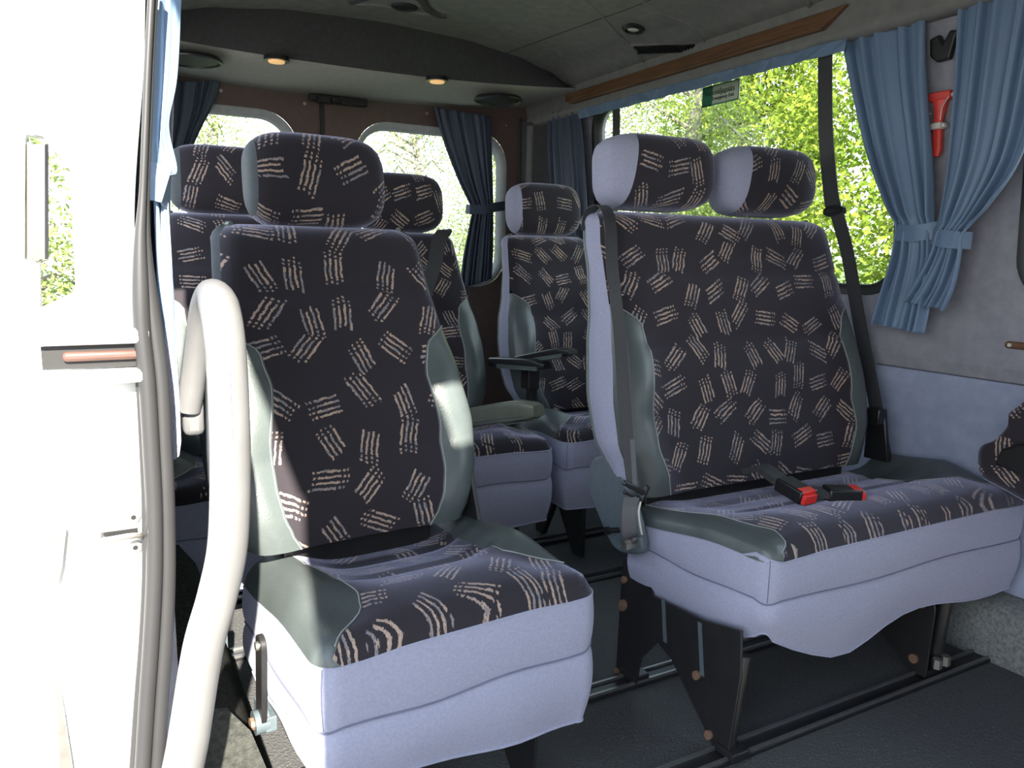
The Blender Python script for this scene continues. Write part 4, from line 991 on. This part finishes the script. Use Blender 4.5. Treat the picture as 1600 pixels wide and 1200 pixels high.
text('Varuväljapääs', hwid*2*0.155, (-0.003, hwid*0.88, 0.0), t, 'signblack', 'sign_lettering')
text('Emergency Exit', hwid*2*0.095, (-0.003, hwid*0.42, -hht*0.52), t, 'signblack', 'sign_lettering')

# patterned end of the seat in front, at the right edge of the picture
t = empty('folded_seat', atX(1590, 700, 2.08)); tag(t, 'end of a patterned folded seat with black armrest at the right edge', 'seat'); q0 = t.location.copy()
X2 = 2.0
ol = [atX(*p, X2) for p in ((1584, 640), (1580, 662), (1560, 685), (1538, 695), (1531, 712), (1535, 742), (1560, 760), (1660, 800), (1720, 700), (1700, 560), (1600, 628))]
b = MB(); pl = [(v.x, v.y) for v in bez([(p.y, p.z, 0) for p in ol+[ol[0]]], 5)][:-1]
cen = (sum(p[0] for p in pl)/len(pl), sum(p[1] for p in pl)/len(pl)); rows = []; us = []
for xx, k in ((2.10, 0.94), (2.08, 1.0), (2.02, 1.0), (1.99, 0.97), (1.975, 0.90), (1.968, 0.7), (1.965, 0.3), (1.965, 0.01)):
    rows.append([Vector((xx, cen[0]+(p[0]-cen[0])*k, cen[1]+(p[1]-cen[1])*k))-q0 for p in pl]); us.append([(cen[0]+(p[0]-cen[0])*(k+max(0, xx-1.99)*3), cen[1]+(p[1]-cen[1])*(k+max(0, xx-1.99)*3)) for p in pl])
b.grid(rows, us, closed=True); b.build('seat_cover', 'fabric', t, ang=180)
ar = [atX(*p, 1.95) for p in ((1572, 700), (1600, 693), (1680, 690), (1690, 750), (1600, 740), (1562, 724))]
b = MB(); b.prism([(p.y-q0.y, p.z-q0.z) for p in ar], 'x', 1.925-q0.x, 1.975-q0.x); b.build('armrest', 'blackpl', t, bevel=0.006)

# ------------------------------------------------------------------ DOOR PILLAR, SEALS, HANDLE, SLIDING DOOR
# white painted jamb: lofted outline following the bulging body side
def prow(z):    # lateral places of the pillar edges at a height: (outer edge, inner edge)
    p = lerp([(0.0, -0.085), (0.45, -0.085), (0.75, -0.068), (0.985, -0.055), (0.995, -0.016), (1.155, -0.012), (1.165, -0.04), (1.3, -0.04), (1.8, 0.0)], z)
    q = lerp([(0.0, 0.012), (0.36, 0.022), (0.62, 0.045), (0.85, 0.048), (1.08, 0.043), (1.3, 0.066), (1.6, 0.10), (1.8, 0.13)], z)
    return p, q
b = MB(); rows = []
for i in range(96):
    z = -0.12+1.9*i/95; p, q = prow(z)
    rows.append([(p-0.004, 1.06, z), (p, 1.012, z), (p+0.006, 1.004, z), (p+(q-p)*0.35, 1.0, z), (p+(q-p)*0.40, 0.996, z), (p+(q-p)*0.8, 0.994, z), (q-0.006, 0.996, z), (q+0.002, 1.003, z), (q+0.004, 1.04, z), (q+0.006, 1.10, z)])
b.grid(rows); rows = [[(r_[0][0], 1.06, r_[0][2]), (r_[-1][0], 1.10, r_[0][2])] for r_ in rows]; b.grid(rows, flip=True)
o = b.build('door_3', 'white', ang=50); o.name = 'trim_18'; tag(o, kind='structure')
# rubber seals
def seal(pxs, y, r_, nm, mt='seal', flat=1.0):
    b = MB(); pp = bez([atY(px, py, y) for px, py in pxs], 8); b.tube(pp, r_, 14, rs=[r_*(0.42+0.58*sstep(1.12, 0.98, 2.10-q.z) if q.z > 1.0 else 1.0) for q in pp] if False else [r_*(1-0.6*sstep(0.98, 1.13, q.z)) for q in pp]); o = b.build(nm, mt); tag(o, kind='structure')
seal([(239, -60), (236, 0), (231, 100), (227, 200), (223, 300), (219, 370), (219, 440), (222, 520), (230, 600), (236, 700), (241, 800), (241, 900), (236, 1000), (229, 1100), (219, 1260)], 0.975, 0.0095, 'trim_19')
seal([(245, -60), (241, 0), (236, 100), (232, 200), (228, 300), (226, 370), (230, 440), (241, 520), (251, 600), (256, 700), (260, 800), (261, 900), (257, 1000), (250, 1100), (240, 1260)], 0.985, 0.0100, 'trim_20')
seal([(212, 405), (213, 440), (214, 520), (219, 600), (224, 700), (228, 800), (228, 900), (223, 1000), (215, 1100), (204, 1260)], 0.985, 0.005, 'trim_21')
# lavender inner pillar trim beside the seal
b = MB(); rows = []
for px0, px1, py in ((252, 262, 300), (252, 268, 400), (256, 273, 500), (260, 279, 600), (262, 283, 690), (264, 280, 712), (266, 274, 718)):
    p, q = atY(px0, py, 1.03), atY(px1, py, 1.03); rows.append([p+Vector((0, 0.03, 0)), p, q, q+Vector((0.003, 0.03, 0))])
b.grid(rows); o = b.build('trim_22', 'lav', ang=60); tag(o, kind='structure')
# striker on the jamb
p = atY(207, 832, 0.994); t = empty('door_striker', p); tag(t, 'steel latch striker loop with two star screws on the white door pillar', 'striker')
b = MB(); b.box((-0.014, 0.0, 0.002), (0.040, 0.004, 0.007)); b.build('striker_slot', 'black', t, smooth=False)
b = MB(); b.tube(bez([(-0.030, 0.0, -0.004), (-0.028, -0.016, 0.0), (-0.005, -0.02, 0.002), (0.008, -0.016, 0.0), (0.010, 0.0, -0.004)], 5), 0.004, 8); b.build('striker_loop', 'metal', t)
for dx_, dz in ((0.002, 0.020), (0.002, -0.018)):
    b = MB(); b.cyl((dx_, 0.002, dz), (dx_, -0.004, dz), 0.0075, 16); b.build('star_screw', 'bolt', t, ang=40)
    b = MB(); b.cyl((dx_, -0.003, dz), (dx_, -0.005, dz), 0.003, 6); b.build('screw_socket', 'black', t)
# guide rail recess across the outer body at waist height
p = atY(150, 560, 0.985); t = empty('guide_rail', p); tag(t, 'recessed guide rail with a reddish brown rod, beside the door seal at waist height', 'door rail')
b = MB(); b.box((-0.0, 0.0, 0.005), (0.105, 0.012, 0.030)); b.build('rail_recess', 'rubber', t, smooth=False)
b = MB(); b.box((0.0, -0.008, 0.026), (0.112, 0.02, 0.018)); b.build('upper_rail', 'white', t, bevel=0.004)
b = MB(); b.box((0.0, -0.008, -0.020), (0.105, 0.02, 0.016)); b.build('lower_rail', 'white', t, bevel=0.004)
b = MB(); b.box((0.010, -0.008, 0.004), (0.085, 0.012, 0.011)); b.build('rail_rod', 'rodbrown', t, bevel=0.004)
# the sliding door, slid back along the body side
D = empty('sliding_door', (-0.10, 1.2, 0)); tag(D, 'white sliding door slid open at the far left, with its window', 'door')
def dp(px, py, y): return atY(px, py, y)-D.location
b = MB(); b.box((-0.05, 0.70, 0.45), (0.05, 1.05, 1.05)); b.box((-0.05, 0.70, 1.68), (0.05, 1.05, 0.12)); b.build('door_panel', 'white', D, bevel=0.01)
oln = [(-120, -60), (83, -60), (83, 60), (80, 112), (68, 145), (66, 160), (74, 185), (79, 205), (66, 214), (40, 210), (38, 406), (62, 412), (62, 480), (66, 540), (74, 700), (76, 1000), (78, 1320), (-120, 1320)]
b = MB(); q_ = [dp(px, py, 1.09) for px, py in oln]; b.prism([(v.x, v.z) for v in q_], 'y', -0.11, -0.08); b.build('door_edge', 'white', D, smooth=False, bevel=0.002)
b = MB(); rows = []
for py in (225, 235, 300, 380, 398, 405): rows.append([dp(40, py, 1.10), dp(46, py, 1.07), dp(70, py, 1.07), dp(76, py, 1.10)])
b.grid(rows); b.build('edge_channel', 'channel', D, ang=60)
b = MB(); b.tube(bez([dp(82, -20, 1.08), dp(83, 60, 1.08), dp(80, 112, 1.08), dp(68, 145, 1.08), (dp(66, 160, 1.08)), dp(74, 185, 1.08), dp(79, 205, 1.08), dp(68, 212, 1.08), dp(40, 205, 1.08)], 6), 0.0016, 6); b.tube(bez([dp(107, 155, 1.08), dp(104, 168, 1.08), dp(95, 180, 1.08), dp(84, 188, 1.08)], 5), 0.001, 6); b.build('edge_strip', 'metal', D)
b = MB(); b.prism([(q.x, q.z) for q in (dp(78, 828, 1.0), dp(104, 824, 1.0), dp(98, 880, 1.0), dp(84, 935, 1.0))], 'y', -0.21, -0.20); b.prism([(q.x, q.z) for q in (dp(88, 1040, 1.0), dp(97, 1090, 1.0), dp(116, 1210, 1.0), dp(94, 1210, 1.0))], 'y', -0.21, -0.20); b.build('lower_gap', 'metal', D, smooth=False)

# grab handle: a thick padded loop
G = empty('grab_handle', atY(300, 1180, 0.84)); tag(G, 'thick light grey padded grab handle bending up beside the open door', 'handle'); g0 = G.location.copy()
pts = [(258, 1330, 0.82), (290, 1180, 0.825), (300, 1120, 0.83), (318, 1010, 0.84), (340, 930, 0.85), (356, 850, 0.855), (360, 740, 0.86), (358, 640, 0.865), (352, 540, 0.875), (345, 490, 0.895), (336, 463, 0.93), (325, 462, 0.965), (316, 490, 0.995), (309, 540, 1.02), (302, 590, 1.035), (294, 640, 1.045)]
wp = bez([atY(px, py, y) for px, py, y in pts], 8); n_ = len(wp)
b = MB(); b.tube([p-g0 for p in wp], 0.021, 20, rs=[0.0215 if i < n_*0.62 else 0.0215-0.006*min(1, (i-n_*0.62)/(n_*0.1)) for i in range(n_)]); b.build('grip', 'handle', G, ang=180)
b = MB(); b.tube([p-g0+(CAM-p).normalized()*0.0215+Vector((0.002, 0, 0)) for p in wp[14:int(n_*0.66)]], 0.0011, 5); b.build('seam', 'handle', G)
e = wp[-1]-g0; b = MB(); b.box(e+Vector((0.006, 0.02, -0.01)), (0.026, 0.05, 0.05)); b.build('handle_bracket', 'handle', G, bevel=0.008)
b = MB(); b.cyl(wp[0]-g0, wp[0]-g0+Vector((0, 0, -0.30)), 0.0215, 16); b.cyl(Vector((wp[0].x-g0.x, wp[0].y-g0.y, -0.0-g0.z)), Vector((wp[0].x-g0.x, wp[0].y-g0.y, -g0.z+0.01)), 0.04, 20); b.build('handle_foot', 'handle', G)

# ------------------------------------------------------------------ OUTSIDE: ground and trees
b = MB(); b.grid([[(x, y, -0.62+0.0*x) for x in (-40, -6, 0, 3.4, 60)] for y in (-30, 0, 6, 60)]); 
o = b.build('floor_outside', 'asphalt', smooth=False); o.name = 'gravel_yard'; tag(o, kind='structure')
b = MB(); rg = random.Random(3); rows = []
for i in range(30): rows.append([(3.6+k*1.6, -12+i*2.0, -0.60+0.25*rg.random()*(k > 0)+max(0, k-3)*0.10) for k in range(22)])
b.grid(rows); rows = [[(-14+k*0.85, 7.5+i*1.6, -0.60+0.2*rg.random()*(i > 0)) for k in range(22)] for i in range(12)]; b.grid(rows)
o = b.build('grass_ground', 'grass', ang=180); tag(o, kind='structure')

def tree(label, x, y, h, cr_, kind, n, group, sd_=0, leaf=0.10, low=0.1, trunkc='bark'):
    rg = random.Random(sd_); t = empty('birch_tree' if kind == 'birch' else 'broadleaf_tree', (x, y, -0.62)); tag(t, label, 'tree', group)
    b = MB(); hgt = h*0.85; cur = [Vector((0.15*math.sin(i*0.9+sd_), 0.15*math.cos(i*1.3+sd_), hgt*i/10)) for i in range(11)]; cur[0] = Vector((0, 0, 0))
    b.tube(cur, 0.1, 10, rs=[0.17*(1-0.07*i) for i in range(11)]); br = []
    for k in range(26):
        z = h*(low+0.06+(0.9-low)*k/26); i = min(int(z/hgt*10), 9); s0 = cur[i]; a = rg.uniform(0, 2*PI); L_ = cr_*rg.uniform(0.6, 1.0)*(1-0.55*z/h)
        e1 = Vector((math.cos(a)*L_*0.6, math.sin(a)*L_*0.6, z+L_*0.35)); e2 = Vector((math.cos(a)*L_, math.sin(a)*L_, z+L_*(0.1 if kind == 'birch' else 0.45)))
        s1 = Vector((s0.x, s0.y, z)); br.append((s1, e1, e2)); b.tube([s1, e1, e2], 0.02, 5, rs=[0.045, 0.025, 0.008])
    b.build('trunk', trunkc, t)
    vs, fs = [], []
    cl = []
    for (s1, e1, e2) in br:
        for q in range(5): u = rg.random(); p = e1.lerp(e2, u) if u > 0.3 else s1.lerp(e1, 0.4+u*2); cl.append(p+Vector((rg.gauss(0, .35), rg.gauss(0, .35), rg.gauss(0, .3))))
    if low < 0.12:
        for q in range(40): a = rg.uniform(0, 2*PI); rr = cr_*0.8*math.sqrt(rg.random()); cl.append(Vector((math.cos(a)*rr, math.sin(a)*rr, rg.uniform(0.2, h*0.35))))
    for i in range(n):
        c = cl[i % len(cl)]
        if kind == 'birch':
            sx, sy = c.x+rg.gauss(0, .28), c.y+rg.gauss(0, .28); p = Vector((sx+0.05*rg.random(), sy, c.z+0.4-abs(rg.gauss(0, 0.95)))); s_ = leaf*rg.uniform(0.5, 1.0)
            if p.z < 0.1: p.z = 0.1+rg.random()
        else:
            p = c+Vector((rg.gauss(0, .36), rg.gauss(0, .36), rg.gauss(0, .30))); s_ = leaf*rg.uniform(0.6, 1.2)
        n1 = Vector((rg.gauss(0, 1), rg.gauss(0, 1), rg.gauss(0.5, 1))).normalized(); a = n1.orthogonal().normalized(); c2 = n1.cross(a)
        th = rg.uniform(0, 2*PI); a, c2 = a*math.cos(th)+c2*math.sin(th), c2*math.cos(th)-a*math.sin(th)
        k = len(vs); vs += [p-a*s_, p-c2*s_*0.5, p+a*s_, p+c2*s_*0.5]; fs.append((k, k+1, k+2, k+3))
    me = bpy.data.meshes.new('foliage'); me.from_pydata([tuple(v) for v in vs], [], fs); me.materials.append(M['birch' if kind == 'birch' else 'leaf']); me.update()
    link('foliage', me, t)
g1 = 'trees beyond the far windows'
tree('yellow-green broadleaf tree beyond the right part of the big window', 9.4, 5.9, 8.5, 2.4, 'leaf', 60000, g1, 1, 0.05, 0.05)
tree('hanging birch beyond the middle of the big window', 9.4, 11.0, 9, 2.2, 'birch', 60000, g1, 2, 0.038, 0.1)
tree('birch seen through the left part of the big window', 8.3, 15.6, 9, 2.2, 'birch', 60000, g1, 3, 0.038, 0.1)
tree('broadleaf tree filling the gap behind the two birches', 14.8, 15.0, 8, 3.0, 'leaf', 30000, g1, 4, 0.09, 0.04)
tree('broadleaf tree seen through the small window at the right edge', 9.7, 0.6, 7.5, 2.1, 'leaf', 30000, g1, 5, 0.07, 0.05)
tree('tall broadleaf tree behind the yellow-green one', 15.5, 7.8, 9, 3.0, 'leaf', 30000, g1, 6, 0.09, 0.04)
g2 = 'birches behind the rear doors'
tree('sparse birch beyond the left rear door window', 2.4, 18.5, 7, 2.0, 'birch', 15000, g2, 7, 0.05, 0.1)
tree('sparse birch beyond the right rear door window', 7.3, 19.0, 7, 2.0, 'birch', 15000, g2, 8, 0.05, 0.1)
tree('birch beyond the window of the sliding door', -0.9, 11.0, 6, 1.6, 'birch', 12000, g2, 9, 0.06, 0.05)
